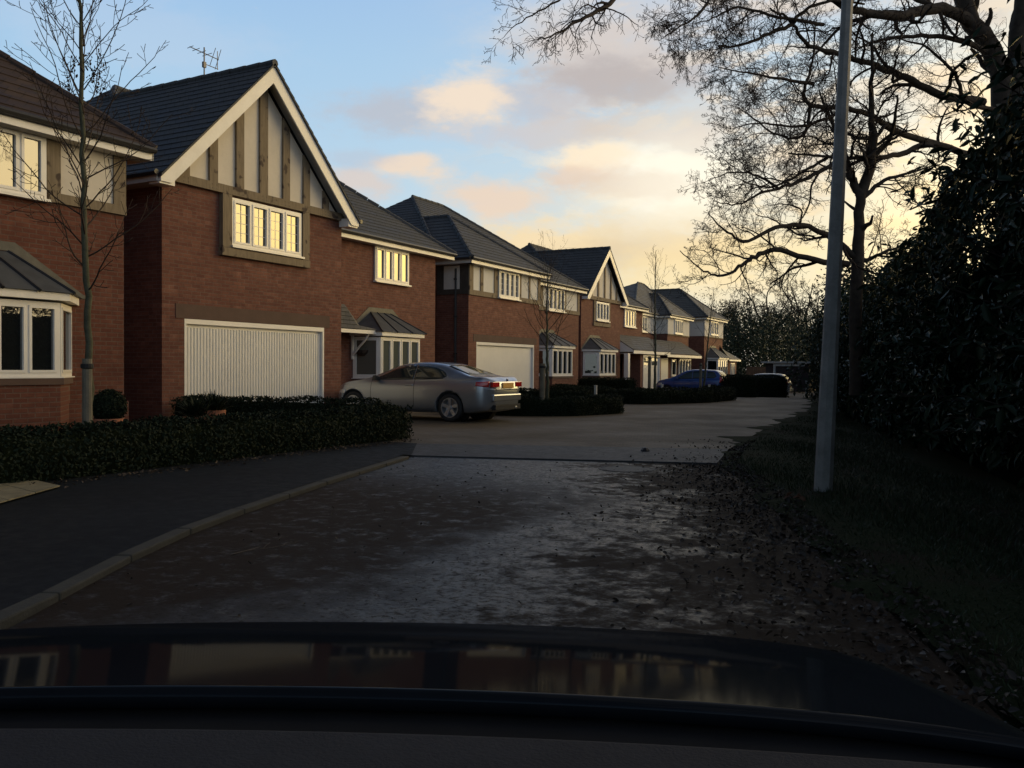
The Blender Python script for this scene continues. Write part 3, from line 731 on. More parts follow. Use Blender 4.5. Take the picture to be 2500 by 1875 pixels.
mb = MB(); mb.tube([(-13.85, 11.36, 4.96), (-19, 11.36, 4.96)], .055, 8); obj('gutter', mb, BLACKP, h); mb = MB(); mb.tube([(-13.8, 17.56, 4.94), (-15.5, 17.56, 4.94)], .055, 8); obj('gutter', mb, BLACKP, h)
w_ = fwin(h, -14.17, 13.52, 15.70, 3.84, 4.87, 4, leads=True, proud=.05)
mb = MB(); mb.box(-14.23, -14.09, 13.24, 13.5, 3.78, 4.915); obj('timber_post', mb, OAK, h)
mb = MB(); mb.box(-14.23, -14.09, 15.72, 15.95, 3.78, 4.915); obj('timber_post', mb, OAK, h)
mb = MB(); mb.box(-14.23, -14.085, 13.22, 15.97, 3.60, 3.776); obj('timber_beam', mb, OAK, h, bevel=.01)
# main roof + rear part
hip_roof(h, SLATE, -15.38, -25.0, 11.4, 24.62, EV+.03, -20.2, 15.24, 20.6, 8.6)
fascia(h, [(-15.4, 17.4, -15.4, 24.6, EV)])
mb = MB(); mb.box(-24.8, -15.4, 24.575, 24.6, EV-.17, EV-.01); obj('fascia', mb, PAINT, h)
fwin(h, -15.67, 20.57, 22.29, 3.80, 4.83, 4)
bay(h, -15.7, 19.62, 22.20, .72, .92, 2.27, 2.86, BR1, glass=BLIND, ang=.42)
# porch canopy between wing and bay
mb = MB()
tiled(mb, [(-15.0, 17.28, 2.28), (-15.0, 19.0, 2.28), (-15.69, 19.2, 3.0), (-15.69, 17.28, 3.0)], .12, .02)
tiled(mb, [(-15.0, 19.0, 2.28), (-15.0, 19.9, 2.28), (-15.69, 20.0, 2.33), (-15.69, 19.2, 3.0)], .12, .02)
mb.poly([(-15.0, 17.28, 2.27), (-15.0, 19.9, 2.27), (-15.69, 20.0, 2.27), (-15.69, 17.28, 2.27)])
pc = obj('porch_canopy', mb, GREYT, h, recalc=False)
mb = MB(); mb.box(-15.02, -14.99, 17.28, 19.9, 2.17, 2.27); mb.box(-15.69, -15.02, 19.86, 19.895, 2.17, 2.27); obj('bay_fascia', mb, PAINT, pc)
for yy in (17.9, 19.5):
    mb = MB(); mb.box(-15.66, -15.60, yy-.035, yy+.035, 1.45, 2.16)
    mb.tube([(-15.62, yy, 1.55), (-15.42, yy, 1.78), (-15.2, yy, 1.98), (-15.06, yy, 2.16)], .032, 6)
    obj('bracket', mb, WHITE, pc)
mb = MB(); mb.box(-15.72, -15.66, 17.75, 18.7, 0, 2.08); obj('front_door', mb, simple('dark_door', (.06, .03, .02), .4), h)
# aerial on the gable ridge
mb = MB(); ax, ay, az_ = -16.0, 14.46, 7.98
mb.tube([(ax, ay, az_), (ax, ay, az_+.72)], .016, 6); mb.box(ax-.03, ax+.03, ay-.04, ay+.04, az_+.25, az_+.38)
mb.tube([(ax-.05, ay-.38, az_+.62), (ax+.02, ay+.42, az_+.56)], .011, 5)
for i in range(6):
    t = i/5; p = Vector((ax-.05, ay-.36, az_+.62)).lerp(Vector((ax+.02, ay+.40, az_+.56)), t); q = .12+.02*i
    mb.tube([p+Vector((-.1, 0, -q)), p+Vector((.1, 0, q))] if i > 3 else [p+Vector((-q, .02, 0)), p+Vector((q, -.02, 0))], .007, 4)
mb.tube([(ax, ay+.40, az_+.32), (ax, ay+.40, az_+.76)], .009, 4); mb.tube([(ax, ay, az_+.34), (ax, ay+.42, az_+.34)], .010, 5)
obj('television_aerial', mb, simple('aerial_metal', (.16, .16, .17), .5, .1, 5, metal=.4), h)
# ================================================================== house 3
h = thing('brick_house', 'hip-roofed brick house with half-timbered upper floor and plain garage door', 'house', (-15.5, 28.5, 0), 'brick houses in a row along the lane')
mb = MB()
wall_with_hole(mb, -15.5, -15.8, 25.67, 31.2, -.2, 4.98, [(26.22, 30.74, -.3, 2.15)])
mb.box(-16.8, -15.8, 25.67, 26.0, -.2, 4.98); mb.box(-16.8, -15.8, 30.9, 31.2, -.2, 4.98)
mb.box(-25.5, -16.8, 25.7, 38.08, -.2, 4.98)
obj('wall', mb, BR2, h)
garage_door(h, -15.5, 26.22, 30.74, 2.15, ribs=False, handle=False)
mb = MB(); mb.box(-15.53, -15.488, 26.0, 30.95, 2.155, 2.42); obj('lintel', mb, STONE, h)
part_box(h, 'render_panel', RENDERG, -15.5, 25.67, 31.2, 3.9, 4.83, .015)
fwin(h, -15.46, 27.7, 29.3, 3.84, 4.86, 4, leads=True, proud=.05)
for (a, b) in ((25.66, 25.92), (26.42, 26.62), (27.42, 27.68), (29.32, 29.55), (30.2, 30.32), (31.0, 31.21)): part_box(h, 'timber_post', OAK, -15.5, a, b, 3.96, 4.83, .045)
part_box(h, 'timber_beam', OAK, -15.5, 25.655, 27.68, 3.78, 3.956, .05); part_box(h, 'timber_beam', OAK, -15.5, 29.32, 31.215, 3.78, 3.956, .05)
# side of the wing: dark timber with one panel
mb = MB(); mb.box(-16.8, -15.5, 25.64, 25.67, 3.8, 4.83); obj('timber_beam', mb, DARKOAK, h)
mb = MB(); mb.box(-16.5, -15.85, 25.63, 25.64, 3.98, 4.80); obj('render_panel', mb, RENDERG, h)
hip_roof(h, SLATE, -16.48, -25.8, 25.3, 38.4, EV+.03, -21.1, 30.3, 32.65, 8.47)
wing_hip(h, SLATE, -15.18, 25.34, 31.54, EV+.03, -18.1, 7.12, -20.3)
fascia(h, [(-15.2, 25.34, -15.2, 31.54, EV)]); fascia(h, [(-16.5, 31.54, -16.5, 38.38, EV)]); fascia(h, [(-17, 25.34, -15.2, 25.34, EV)], m=SOFFIT)
fwin(h, -16.76, 34.55, 36.3, 3.82, 4.86, 4, proud=.05)
part_box(h, 'render_panel', RENDERG, -16.8, 31.2, 38.08, 3.9, 4.83, .015)
for (a, b) in ((33.9, 34.1), (36.33, 36.55), (37.85, 38.09)): part_box(h, 'timber_post', OAK, -16.8, a, b, 3.96, 4.83, .045)
part_box(h, 'timber_beam', OAK, -16.8, 31.2, 34.5, 3.78, 3.956, .05); part_box(h, 'timber_beam', OAK, -16.8, 36.33, 38.1, 3.78, 3.956, .05)
bay(h, -16.8, 33.2, 36.0, .75, .90, 2.25, 2.82, BR2, ang=.45)
pipe(h, -16.0, 25.62, 0, 4.7)
# ================================================================== house 4 (small gable)
h = thing('brick_house', 'middle brick house with narrow timbered gable and lean-to porch on a white column', 'house', (-17.8, 45, 0), 'brick houses in a row along the lane')
mb = MB(); mb.box(-19.6, -17.8, 40.65, 46.2, -.4, 4.98); mb.box(-26, -18.6, 40.7, 52.2, -.6, 4.98)
obj('wall', mb, BR2, h)
ym = 43.7
mb = MB(); mb.prism([(-17.8, 41.0, 4.95), (-17.8, 46.3, 4.95), (-17.8, ym, 7.45)], (.03, 0, 0)); mb.prism([(-17.85, 40.7, 4.97), (-17.85, 46.5, 4.97), (-17.85, ym, 7.5)], (-.3, 0, 0)); obj('render_panel', mb, RENDER, h)
for yy in (41.9, 42.8, 43.7, 44.6, 45.45):
    zt = 7.42-abs(yy-ym)*(2.5/2.65); mb = MB(); mb.box(-17.8, -17.72, yy-.08, yy+.08, 5.05, max(5.2, zt)); obj('timber_post', mb, OAK, h)
mb = MB(); mb.box(-17.83, -17.70, 41.0, 46.4, 4.86, 5.05); obj('timber_beam', mb, OAK, h)
gable_roof(h, SLATE, -17.45, 40.72, 46.7, 5.0, 7.78, -23)
mb = MB()
for s_, ye in ((-1, 40.75), (1, 46.66)):
    mb.prism([(-17.5, ym, 7.74), (-17.5, ye, 4.97), (-17.5, ye, 4.84), (-17.5, ye-s_*.3, 4.84), (-17.5, ym, 7.74-.4)], (.035, 0, 0))
    mb.prism([(-17.503, ye, 4.95), (-17.503, ye-s_*.36, 5.0), (-17.503, ye-s_*.36, 4.8), (-17.503, ye, 4.8)], (-.3, 0, 0))
obj('barge_board', mb, PAINT, h)
fwin(h, -17.76, 42.5, 44.3, 3.8, 4.8, 4, proud=.05)
part_box(h, 'timber_post', OAK, -17.8, 42.25, 42.47, 3.7, 4.86, .06); part_box(h, 'timber_post', OAK, -17.8, 44.33, 44.55, 3.7, 4.86, .06); part_box(h, 'timber_beam', OAK, -17.8, 42.2, 44.6, 3.5, 3.69, .065)
hip_roof(h, SLATE, -18.28, -27, 40.6, 52.6, EV+.03, -22.8, 44.5, 47.4, 8.4)
fascia(h, [(-18.3, 46.6, -18.3, 52.5, EV)])
fwin(h, -18.57, 48.88, 50.82, 3.77, 4.83, 4)
bay(h, -17.8, 40.95, 43.9, .75, .88, 2.25, 2.85, BR2, ang=.45)
pipe(h, -18.0, 40.58, -.1, 4.7)
# lean-to porch and garage roof
mb = MB(); tiled(mb, [(-17.1, 46.6, 2.3), (-17.1, 53.3, 2.3), (-18.59, 53.3, 3.25), (-18.59, 46.6, 3.25)], .14); lr = obj('porch_roof', mb, GREYT, h, recalc=False)
mb = MB(); mb.prism([(-17.15, 46.62, 2.2), (-18.6, 46.62, 2.2), (-18.6, 46.62, 3.2), (-17.15, 46.62, 2.3)], (0, .04, 0)); mb.box(-17.15, -17.1, 46.6, 53.3, 2.1, 2.28); obj('bay_fascia', mb, PAINT, lr)
mb = MB(); mb.box(-18.6, -17.15, 46.7, 53.2, 2.10, 2.13); obj('soffit', mb, SOFFIT, lr)
mb = MB(); mb.box(-17.45, -17.2, 45.95, 46.25, -.35, 2.1); mb.box(-17.48, -17.17, 45.92, 46.28, -.35, -.05); obj('porch_column', mb, WHITE, h)
mb = MB(); mb.box(-18.6, -17.35, 48.4, 48.85, -.4, 2.1); mb.box(-18.6, -17.35, 51.95, 52.2, -.4, 2.1); mb.box(-18.6, -18.5, 48.4, 52.2, -.4, 2.1); obj('wall', mb, BR2, h)
d = garage_door(h, -17.33, 48.85, 51.95, 2.05, ribs=False, handle=False)
mb = MB(); mb.box(-17.425, -17.41, 49.15, 50.2, 1.45, 1.88); mb.box(-17.425, -17.41, 50.6, 51.65, 1.45, 1.88); obj('glass', mb, BLIND, d)
# ================================================================== house 5
h = thing('brick_house', 'far brick house with pale rendered upper floor, directly behind the blue hatchback', 'house', (-19, 60, -.4), 'brick houses in a row along the lane')
mb = MB(); mb.box(-21, -19.0, 58.5, 63.6, -.7, 4.98); mb.box(-26, -19.8, 53.3, 63.6, -.7, 4.98); obj('wall', mb, BR2, h)
mb = MB(); mb.box(-21.02, -18.96, 58.46, 63.64, 3.7, 4.83); mb.box(-20, -19.76, 53.3, 58.4, 3.7, 4.83); obj('render_panel', mb, RENDERG, h)
mb = MB()
for yy in (62.0,): mb.box(-18.97, -18.94, yy-.04, yy+.04, 3.72, 4.8)
mb.box(-18.97, -18.93, 58.46, 63.64, 3.62, 3.70); obj('timber_beam', mb, OAK, h)
fwin(h, -18.94, 59.93, 61.8, 3.76, 4.8, 4, proud=.05)
fwin(h, -19.74, 54.8, 56.2, 3.72, 4.8, 3, proud=.05); fwin(h, -19.74, 57.2, 58.1, 3.72, 4.8, 2, proud=.05)
hip_roof(h, GREYT, -19.5, -26.5, 53.2, 64.1, EV+.03, -22.1, 60.9, 62.1, 7.62)
wing_hip(h, GREYT, -18.68, 58.15, 63.95, EV+.03, -20.6, 6.75, -22.4)
fascia(h, [(-18.7, 58.15, -18.7, 63.95, EV)]); fascia(h, [(-19.5, 53.2, -19.5, 58.1, EV)]); fascia(h, [(-20.5, 58.15, -18.7, 58.15, EV)])
mb = MB(); tiled(mb, [(-17.4, 53.7, 2.2), (-17.4, 61.6, 2.2), (-19.0, 61.6, 3.2), (-19.0, 53.7, 3.2)], .14); lr = obj('porch_roof', mb, GREYT, h, recalc=False)
mb = MB(); mb.box(-17.45, -17.4, 53.7, 61.6, 2.0, 2.17); mb.box(-19, -17.45, 61.56, 61.6, 2.0, 2.2); obj('bay_fascia', mb, PAINT, lr)
mb = MB(); mb.box(-19, -18.2, 53.7, 61.5, -.7, 2.0); obj('wall', mb, BR2, h)
mb = MB(); mb.box(-18.2, -18.12, 54.1, 56.0, -.4, 1.95); obj('garage_door', mb, DOORW, h)
window(h, (-18.17, 56.9), FR[0], FR[1], 1.0, .75, 1.9, 1); window(h, (-18.14, 58.4), FR[0], FR[1], 2.8, .75, 1.95, 4, proud=.06)
# ================================================================== house 6
h = thing('brick_house', 'farthest brick house at the row end, with low lean-to beside the dark trees', 'house', (-18.4, 69, -.4), 'brick houses in a row along the lane')
mb = MB(); mb.box(-26, -18.44, 65.9, 71.4, -.8, 5.2); obj('wall', mb, BR2, h)
mb = MB(); mb.box(-22, -18.40, 65.86, 71.44, 3.8, 5.1); obj('render_panel', mb, RENDERG, h)
mb = MB(); mb.box(-18.41, -18.37, 65.85, 71.45, 3.72, 3.80); mb.box(-18.42, -18.375, 69.75, 69.85, 3.8, 5.05); obj('timber_beam', mb, OAK, h)
fwin(h, -18.38, 67.4, 69.6, 3.95, 5.05, 4, proud=.05)
wing_hip(h, GREYT, -18.1, 65.5, 71.8, 5.28, -21.3, 7.75, -28)
fascia(h, [(-18.12, 65.5, -18.12, 71.8, 5.25)]); fascia(h, [(-25, 65.5, -18.12, 65.5, 5.25)])
bay(h, -18.44, 66.6, 70.2, .8, .7, 2.15, 2.95, BR2, ang=.45)
mb = MB(); tiled(mb, [(-17.6, 70.5, 2.05), (-17.6, 74.4, 2.05), (-19.5, 73.4, 3.25), (-18.5, 70.5, 3.25)], .14); lr = obj('porch_roof', mb, GREYT, h, recalc=False)
mb = MB(); mb.box(-17.65, -17.6, 70.5, 74.4, 1.9, 2.04); obj('bay_fascia', mb, PAINT, lr)
mb = MB(); mb.box(-26, -17.9, 71.3, 74.0, -.8, 1.95); obj('wall', mb, BR2, h)
window(h, (-17.87, 71.9), FR[0], FR[1], 1.4, .6, 1.75, 3, sill=False)
# back garden fence and low garage at the end of the lane
mb = MB()
fe = thing('fence', 'brown boarded fence beyond the last house, in front of the dark trees', 'fence', (-16, 76, -.45))
for i in range(30): mb.box(-17.5+i*.16, -17.5+i*.16+.15, 76, 76.02+.01*(i % 2), -.45, 1.45)
obj('fence_panel', mb, simple('brown_boards', (.12, .075, .05), .85, .25, 4), fe)
gar = thing('flat_roof_garage', 'low flat-roofed garage with white fascia and open dark doorway at the end of the lane', 'garage', (-12.5, 68, -.45))
mb = MB(); mb.box(-14.2, -11.0, 68.2, 74, -.45, 1.7); obj('wall', mb, simple('doorway_shade_wall', (.05, .04, .04), .9), gar)  # solid box coloured dark in place of the shade inside the doorway
mb = MB(); mb.box(-14.5, -10.6, 67.8, 74.2, 1.72, 1.86); obj('fascia', mb, simple('grey_fascia', (.45, .45, .43), .7), gar)
mb = MB(); mb.box(-13.6, -13.45, 68.0, 68.19, -.45, 1.7); mb.box(-13.45, -11.3, 68.0, 68.19, 1.5, 1.7); obj('door_frame', mb, simple('grey_white', (.55, .55, .53), .7), gar)
# ------------------------------------------------------------------ foliage
def leafcloud(P, N, size, ar, rs, droop=0., var=.35, up=0.):
    """P points (n,3), N outward normals; returns verts / quads of folded leaves"""
    n = len(P)
    t = rs.normal(size=(n, 3)); t -= (t*N).sum(1)[:, None]*N*.6; t[:, 2] -= droop; t += N*.25; t[:, 2] += up
    t /= np.linalg.norm(t, axis=1)[:, None]+1e-9
    nn = N+rs.normal(size=(n, 3))*.55; w = np.cross(t, nn); w /= np.linalg.norm(w, axis=1)[:, None]+1e-9
    nn = np.cross(w, t)
    L = (size*(1+rs.uniform(-var, var, n)))[:, None]; Wd = L*ar
    b = P; tip = P+t*L-nn*L*.12; l1 = P+t*L*.35+w*Wd*.5+nn*Wd*.2; l2 = P+t*L*.72+w*Wd*.38+nn*Wd*.1; r1 = P+t*L*.35-w*Wd*.5+nn*Wd*.2; r2 = P+t*L*.72-w*Wd*.38+nn*Wd*.1
    V = np.stack([b, l1, l2, tip, r2, r1], 1).reshape(-1, 3)
    k = np.arange(n)[:, None]*6
    Fq = np.concatenate([k+np.array([[0, 1, 2, 3]]), k+np.array([[0, 3, 4, 5]])])
    return V, Fq
def vn(p, s, seed):   # cheap smooth noise
    p = p*s+seed
    return (np.sin(p[:, 0]*1.7+1.3*np.sin(p[:, 1]*1.1+p[:, 2]))+np.sin(p[:, 1]*1.9+1.1*np.sin(p[:, 2]*1.3+p[:, 0]*.7))+np.sin(p[:, 2]*2.1+1.2*np.sin(p[:, 0]*.9)))/3
def hedge(pl, w, ht, label, dens=900, lsize=.045, seed=0, z0=0, bulge=.06, closed=False, cat='hedge', group='clipped hedges'):
    rs = np.random.RandomState(seed+11)
    base = Vector((pl[0][0], pl[0][1], z0))
    t = thing('hedge', label, cat, base, group)
    pts = [Vector((*p, 0)) for p in resample(pl, max(4, int(sum((Vector(a)-Vector(b)).length for a, b in zip(pl, pl[1:]))/.25)))]
    # cross section (rounded box)
    prof = []
    for a in np.linspace(0, math.pi, 11):
        cx, sx = math.cos(a), math.sin(a)
        prof.append((np.sign(cx)*abs(cx)**.45*w/2, .45*ht+abs(sx)**.45*ht*.55))
    prof = [(w/2*.94, 0)]+prof+[(-w/2*.94, 0)]
    n = len(prof); V = []; Fc = []; m_ = len(pts)
    for i, p in enumerate(pts):
        tt = (pts[min(i+1, m_-1)]-pts[max(i-1, 0)]).normalized(); nn = Vector((tt.y, -tt.x, 0))
        e = 1.0 if 0 < i < m_-1 else .75
        for (a, z) in prof: V.append((p.x+nn.x*a*e, p.y+nn.y*a*e, z0+z*(1 if e == 1 else .93)+gz(p.y)*0))
    V = np.array(V); 
    Q = [(i*n+j, i*n+j+1, (i+1)*n+j+1, (i+1)*n+j) for i in range(m_-1) for j in range(n-1)]
    Q = np.array(Q)
    # sample surface
    A = V[Q[:, 0]]; B_ = V[Q[:, 1]]; C_ = V[Q[:, 2]]; D_ = V[Q[:, 3]]
    nrm = np.cross(B_-A, D_-A); ar = np.linalg.norm(nrm, axis=1); nrm = nrm/(ar[:, None]+1e-9)
    cen = V.mean(0)
    tot = int(ar.sum()*dens); idx = rs.choice(len(Q), tot, p=ar/ar.sum()); u, v = rs.uniform(size=(2, tot, 1))
    P = (A[idx]*(1-u)+B_[idx]*u)*(1-v)+(D_[idx]*(1-u)+C_[idx]*u)*v; N = nrm[idx]
    # end caps
    for e_, pe, sgn in ((0, pts[0], -1), (m_-1, pts[-1], 1)):
        tt = (pts[1]-pts[0]).normalized() if e_ == 0 else (pts[-1]-pts[-2]).normalized()
        k = int(w*ht*dens*1.2); a = rs.uniform(-.48, .48, k)*w; z = rs.uniform(0, 1, k)*ht
        nn = Vector((tt.y, -tt.x, 0)); Pe = np.stack([pe.x+nn.x*a, pe.y+nn.y*a, z0+z], 1)+np.array([tt.x, tt.y, 0])*sgn*.02
        P = np.concatenate([P, Pe]); N = np.concatenate([N, np.tile([tt.x*sgn, tt.y*sgn, 0], (k, 1))])
    mid = N[:, 2] < -.1; N[mid] *= -1
    P = P+N*(vn(P, 3.1, seed)[:, None]*bulge+rs.uniform(-.05, .02, (len(P), 1)))
    LV, LF = leafcloud(P, N, lsize, .55, rs, up=.3)
    fastmesh('foliage', LV, LF, HEDGE, t)
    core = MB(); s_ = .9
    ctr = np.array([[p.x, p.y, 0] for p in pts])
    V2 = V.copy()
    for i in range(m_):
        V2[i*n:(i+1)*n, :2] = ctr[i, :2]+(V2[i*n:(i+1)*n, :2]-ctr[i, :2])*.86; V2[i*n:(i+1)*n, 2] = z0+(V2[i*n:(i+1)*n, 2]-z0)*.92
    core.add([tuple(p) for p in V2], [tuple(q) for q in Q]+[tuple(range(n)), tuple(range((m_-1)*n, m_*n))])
    obj('branches_or_core', core, simple('hedge_inside', (.012, .016, .008), 1., .3, 12, spec=0.), t)  # solid dark core added inside the leaf shell, blocks light through it
    return t
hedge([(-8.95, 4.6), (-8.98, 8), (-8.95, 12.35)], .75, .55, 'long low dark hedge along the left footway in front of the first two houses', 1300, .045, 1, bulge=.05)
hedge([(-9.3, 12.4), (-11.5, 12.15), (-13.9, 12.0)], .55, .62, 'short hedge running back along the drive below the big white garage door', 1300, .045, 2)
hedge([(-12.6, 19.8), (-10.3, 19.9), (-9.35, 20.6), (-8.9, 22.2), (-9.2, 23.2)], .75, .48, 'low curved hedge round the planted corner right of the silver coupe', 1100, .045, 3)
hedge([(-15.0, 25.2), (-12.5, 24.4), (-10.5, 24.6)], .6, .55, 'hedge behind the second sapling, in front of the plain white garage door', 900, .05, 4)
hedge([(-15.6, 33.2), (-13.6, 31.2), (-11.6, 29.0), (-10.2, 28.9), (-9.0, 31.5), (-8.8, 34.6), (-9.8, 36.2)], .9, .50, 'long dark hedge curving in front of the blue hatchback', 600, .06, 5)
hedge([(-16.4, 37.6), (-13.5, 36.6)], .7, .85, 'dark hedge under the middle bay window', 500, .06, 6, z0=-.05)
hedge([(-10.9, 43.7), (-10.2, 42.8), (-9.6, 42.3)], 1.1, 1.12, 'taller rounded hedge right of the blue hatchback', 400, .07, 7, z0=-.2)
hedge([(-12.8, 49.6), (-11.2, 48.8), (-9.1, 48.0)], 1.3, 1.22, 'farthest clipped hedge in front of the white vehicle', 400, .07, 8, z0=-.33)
# big laurel on the right
def blobsurf(rs, path, n):
    """points on and inside a tall hedge that follows path [(x,y,halfwidth,height)]"""
    k = rs.uniform(0, 1, n)
    d = np.cumsum([0]+[math.hypot(b[0]-a[0], b[1]-a[1]) for a, b in zip(path, path[1:])]); s = k*d[-1]
    f = lambda j: np.interp(s, d, [p[j] for p in path])
    x, y, hw, ht = f(0), f(1), f(2), f(3)
    tx = np.gradient([p[0] for p in path]); ty = np.gradient([p[1] for p in path]); tx = np.interp(s, d, tx); ty = np.interp(s, d, ty); L = np.hypot(tx, ty); tx /= L; ty /= L
    a = rs.uniform(-.85, math.pi*.72, n); a = np.where(a < 0, rs.uniform(-.05, .1, n), a)      # camera side to just past the top
    ca, sa = np.cos(a), np.sin(a)
    rr = 1-np.abs(rs.normal(0, .10, n))
    nx, ny = -ty, tx          # towards the lane (left of travel away)
    lat = np.sign(ca)*np.abs(ca)**.6*hw*rr; z = (.38*ht+np.where(sa > 0, np.abs(sa)**.7, -1.6*np.abs(sa)**.5*.6)*ht*.62*rr)
    z = np.where(sa < .12, rs.uniform(.08, .45, n)*ht, z)
    P = np.stack([x+nx*lat, y+ny*lat, np.clip(z, .08, None)], 1)
    N = np.stack([nx*ca, ny*ca, sa], 1); N /= np.linalg.norm(N, axis=1)[:, None]
    return P, N
LP = [(3.0, 4.2, 1.1, 5.4), (2.2, 6.0, 1.2, 5.5), (1.75, 8.0, 1.25, 4.75), (1.35, 10.0, 1.25, 4.65), (.85, 12.0, 1.2, 4.25), (.25, 14.5, 1.2, 3.5), (-.6, 18, 1.3, 3.3), (-1.9, 23, 1.4, 3.4), (-2.6, 28, 1.4, 3.4), (-3.1, 33, 1.3, 3.4), (-3.7, 38, 1.4, 3.4), (-5.4, 46, 1.4, 3.6), (-6.3, 53, 1.3, 3.4), (-7.0, 62, 1.3, 3.4), (-7.6, 74, 1.3, 3.4)]  # far points added to keep sky out of the lower bay window reflections
rs = np.random.RandomState(3)
lau = thing('laurel_hedge', 'tall unclipped laurel hedge with long glossy leaves filling the right edge beside the lamp post', 'hedge', (1.6, 9, 0))
P, N = blobsurf(rs, LP, 130000)
bl = vn(P, 1.3, 2.)*.30+vn(P, 3.1, 5.)*.16
P = P+N*bl[:, None]
keep = rs.uniform(size=len(P)) < np.where(P[:, 1] > 16, .6, 1.)
P, N = P[keep], N[keep]
V, Fq = leafcloud(P, N, .135, .36, rs, droop=.55)
fastmesh('foliage', V, Fq, LAUREL, lau)
# sprays of leaves standing out of the outline
sp = MB(); PP = []; NN = []
for i in range(150):
    p, n_ = blobsurf(rs, LP[:6], 1); p = p[0]; n_ = n_[0]; n_ = Vector(n_)+Vector((-.3, -.1, .5)); n_.normalize()
    L = rs.uniform(.35, .9); q = Vector(p); pts = [q]; dv = n_.copy()
    for k in range(5):
        dv = (dv+Vector(rs.normal(0, .12, 3))+Vector((0, 0, -.05))).normalized(); q = q+dv*L/5; pts.append(q)
        for r_ in range(3): PP.append(tuple(q+Vector(rs.normal(0, .02, 3)))); NN.append((dv.x*.3+rs.normal()*.4, dv.y*.3+rs.normal()*.4, .8))
    sp.tube([p_-n_*.4 if j == 0 else p_ for j, p_ in enumerate(pts)], [.012, .010, .008, .007, .006, .004], 4)
obj('branches_or_core', sp, TWIG, lau)
NN = np.array(NN); NN /= np.linalg.norm(NN, axis=1)[:, None]
V, Fq = leafcloud(np.array(PP), NN, .15, .34, rs, droop=.5)
fastmesh('leaf_spray', V, Fq, LAUREL, lau)
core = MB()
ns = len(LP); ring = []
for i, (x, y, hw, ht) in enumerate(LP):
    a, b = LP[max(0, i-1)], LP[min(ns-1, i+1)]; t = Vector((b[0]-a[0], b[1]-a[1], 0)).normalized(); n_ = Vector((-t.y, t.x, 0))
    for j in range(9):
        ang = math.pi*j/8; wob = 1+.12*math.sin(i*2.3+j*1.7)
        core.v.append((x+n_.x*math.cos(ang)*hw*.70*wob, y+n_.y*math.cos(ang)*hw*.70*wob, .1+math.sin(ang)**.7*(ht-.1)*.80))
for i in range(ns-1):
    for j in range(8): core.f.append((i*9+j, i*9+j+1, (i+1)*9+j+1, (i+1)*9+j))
obj('dark_core', core, simple('laurel_inside', (.006, .009, .006), 1., .4, 9, spec=0.), lau, smooth=True)  # dark lumpy filler for the shaded inside, stops light between the leaves
# far dark shrubs between the laurel and the end of the lane
def shrub(name, label, c, rx, ry, rz, n, lsize, m, seed, cat='shrub', group=None, trunk=True, z0=None, lumps=9):
    rs = np.random.RandomState(seed)
    z0 = gz(c[1]) if z0 is None else z0
    t = thing(name, label, cat, (c[0], c[1], z0), group)
    P = []; N = []
    for k in range(lumps):
        a = rs.uniform(0, 2*math.pi); ce = np.array([math.cos(a)*rs.uniform(.1, .6), math.sin(a)*rs.uniform(.1, .6), rs.uniform(.22, .78)]); rr = rs.uniform(.3, .5)
        d = rs.normal(size=(n//lumps, 3)); d /= np.linalg.norm(d, axis=1)[:, None]
        q = ce+d*rr*(1-np.abs(rs.normal(0, .15, (n//lumps, 1))))
        P.append(q); N.append(d)
    P = np.concatenate(P); N = np.concatenate(N); N[:, 2] = N[:, 2]*.8+.15; N /= np.linalg.norm(N, axis=1)[:, None]
    P = P*np.array([rx, ry, rz])+np.array([c[0], c[1], z0]); P[:, 2] = np.maximum(P[:, 2], z0+.05)
    V, Fq = leafcloud(P, N, lsize, .6, rs)
    fastmesh('foliage', V, Fq, m, t)
    if trunk:
        mb = MB()
        mb.tube([(c[0], c[1], z0-.1), (c[0]+.1, c[1], z0+rz*.4), (c[0], c[1], z0+rz*.8)], [rz*.03, rz*.022, rz*.008], 6)
        for k in range(5):
            a = rs.uniform(0, 6.28); mb.tube([(c[0]+.05, c[1], z0+rz*(.2+.08*k)), (c[0]+math.cos(a)*rx*.5, c[1]+math.sin(a)*ry*.5, z0+rz*(.45+.08*k))], [rz*.012, rz*.004], 5)
        obj('trunk', mb, BARK, t)
    return t
shrub('dark_shrub', 'dark rounded evergreen shrub directly left of the lamp post at the lane edge', (-2.6, 30.5), 2.2, 3.0, 3.9, 9000, .13, LAUREL, 21)
shrub('dark_shrub', 'dark evergreen shrub overhanging the lane just right of the flat-roofed garage', (-4.4, 42), 1.6, 3.0, 4.6, 9000, .16, EVER, 22)
shrub('dark_shrub', 'small dark bush at the lane edge behind the grass verge', (-4.3, 33.0), 1.2, 1.6, 1.6, 3000, .1, EVER, 23)
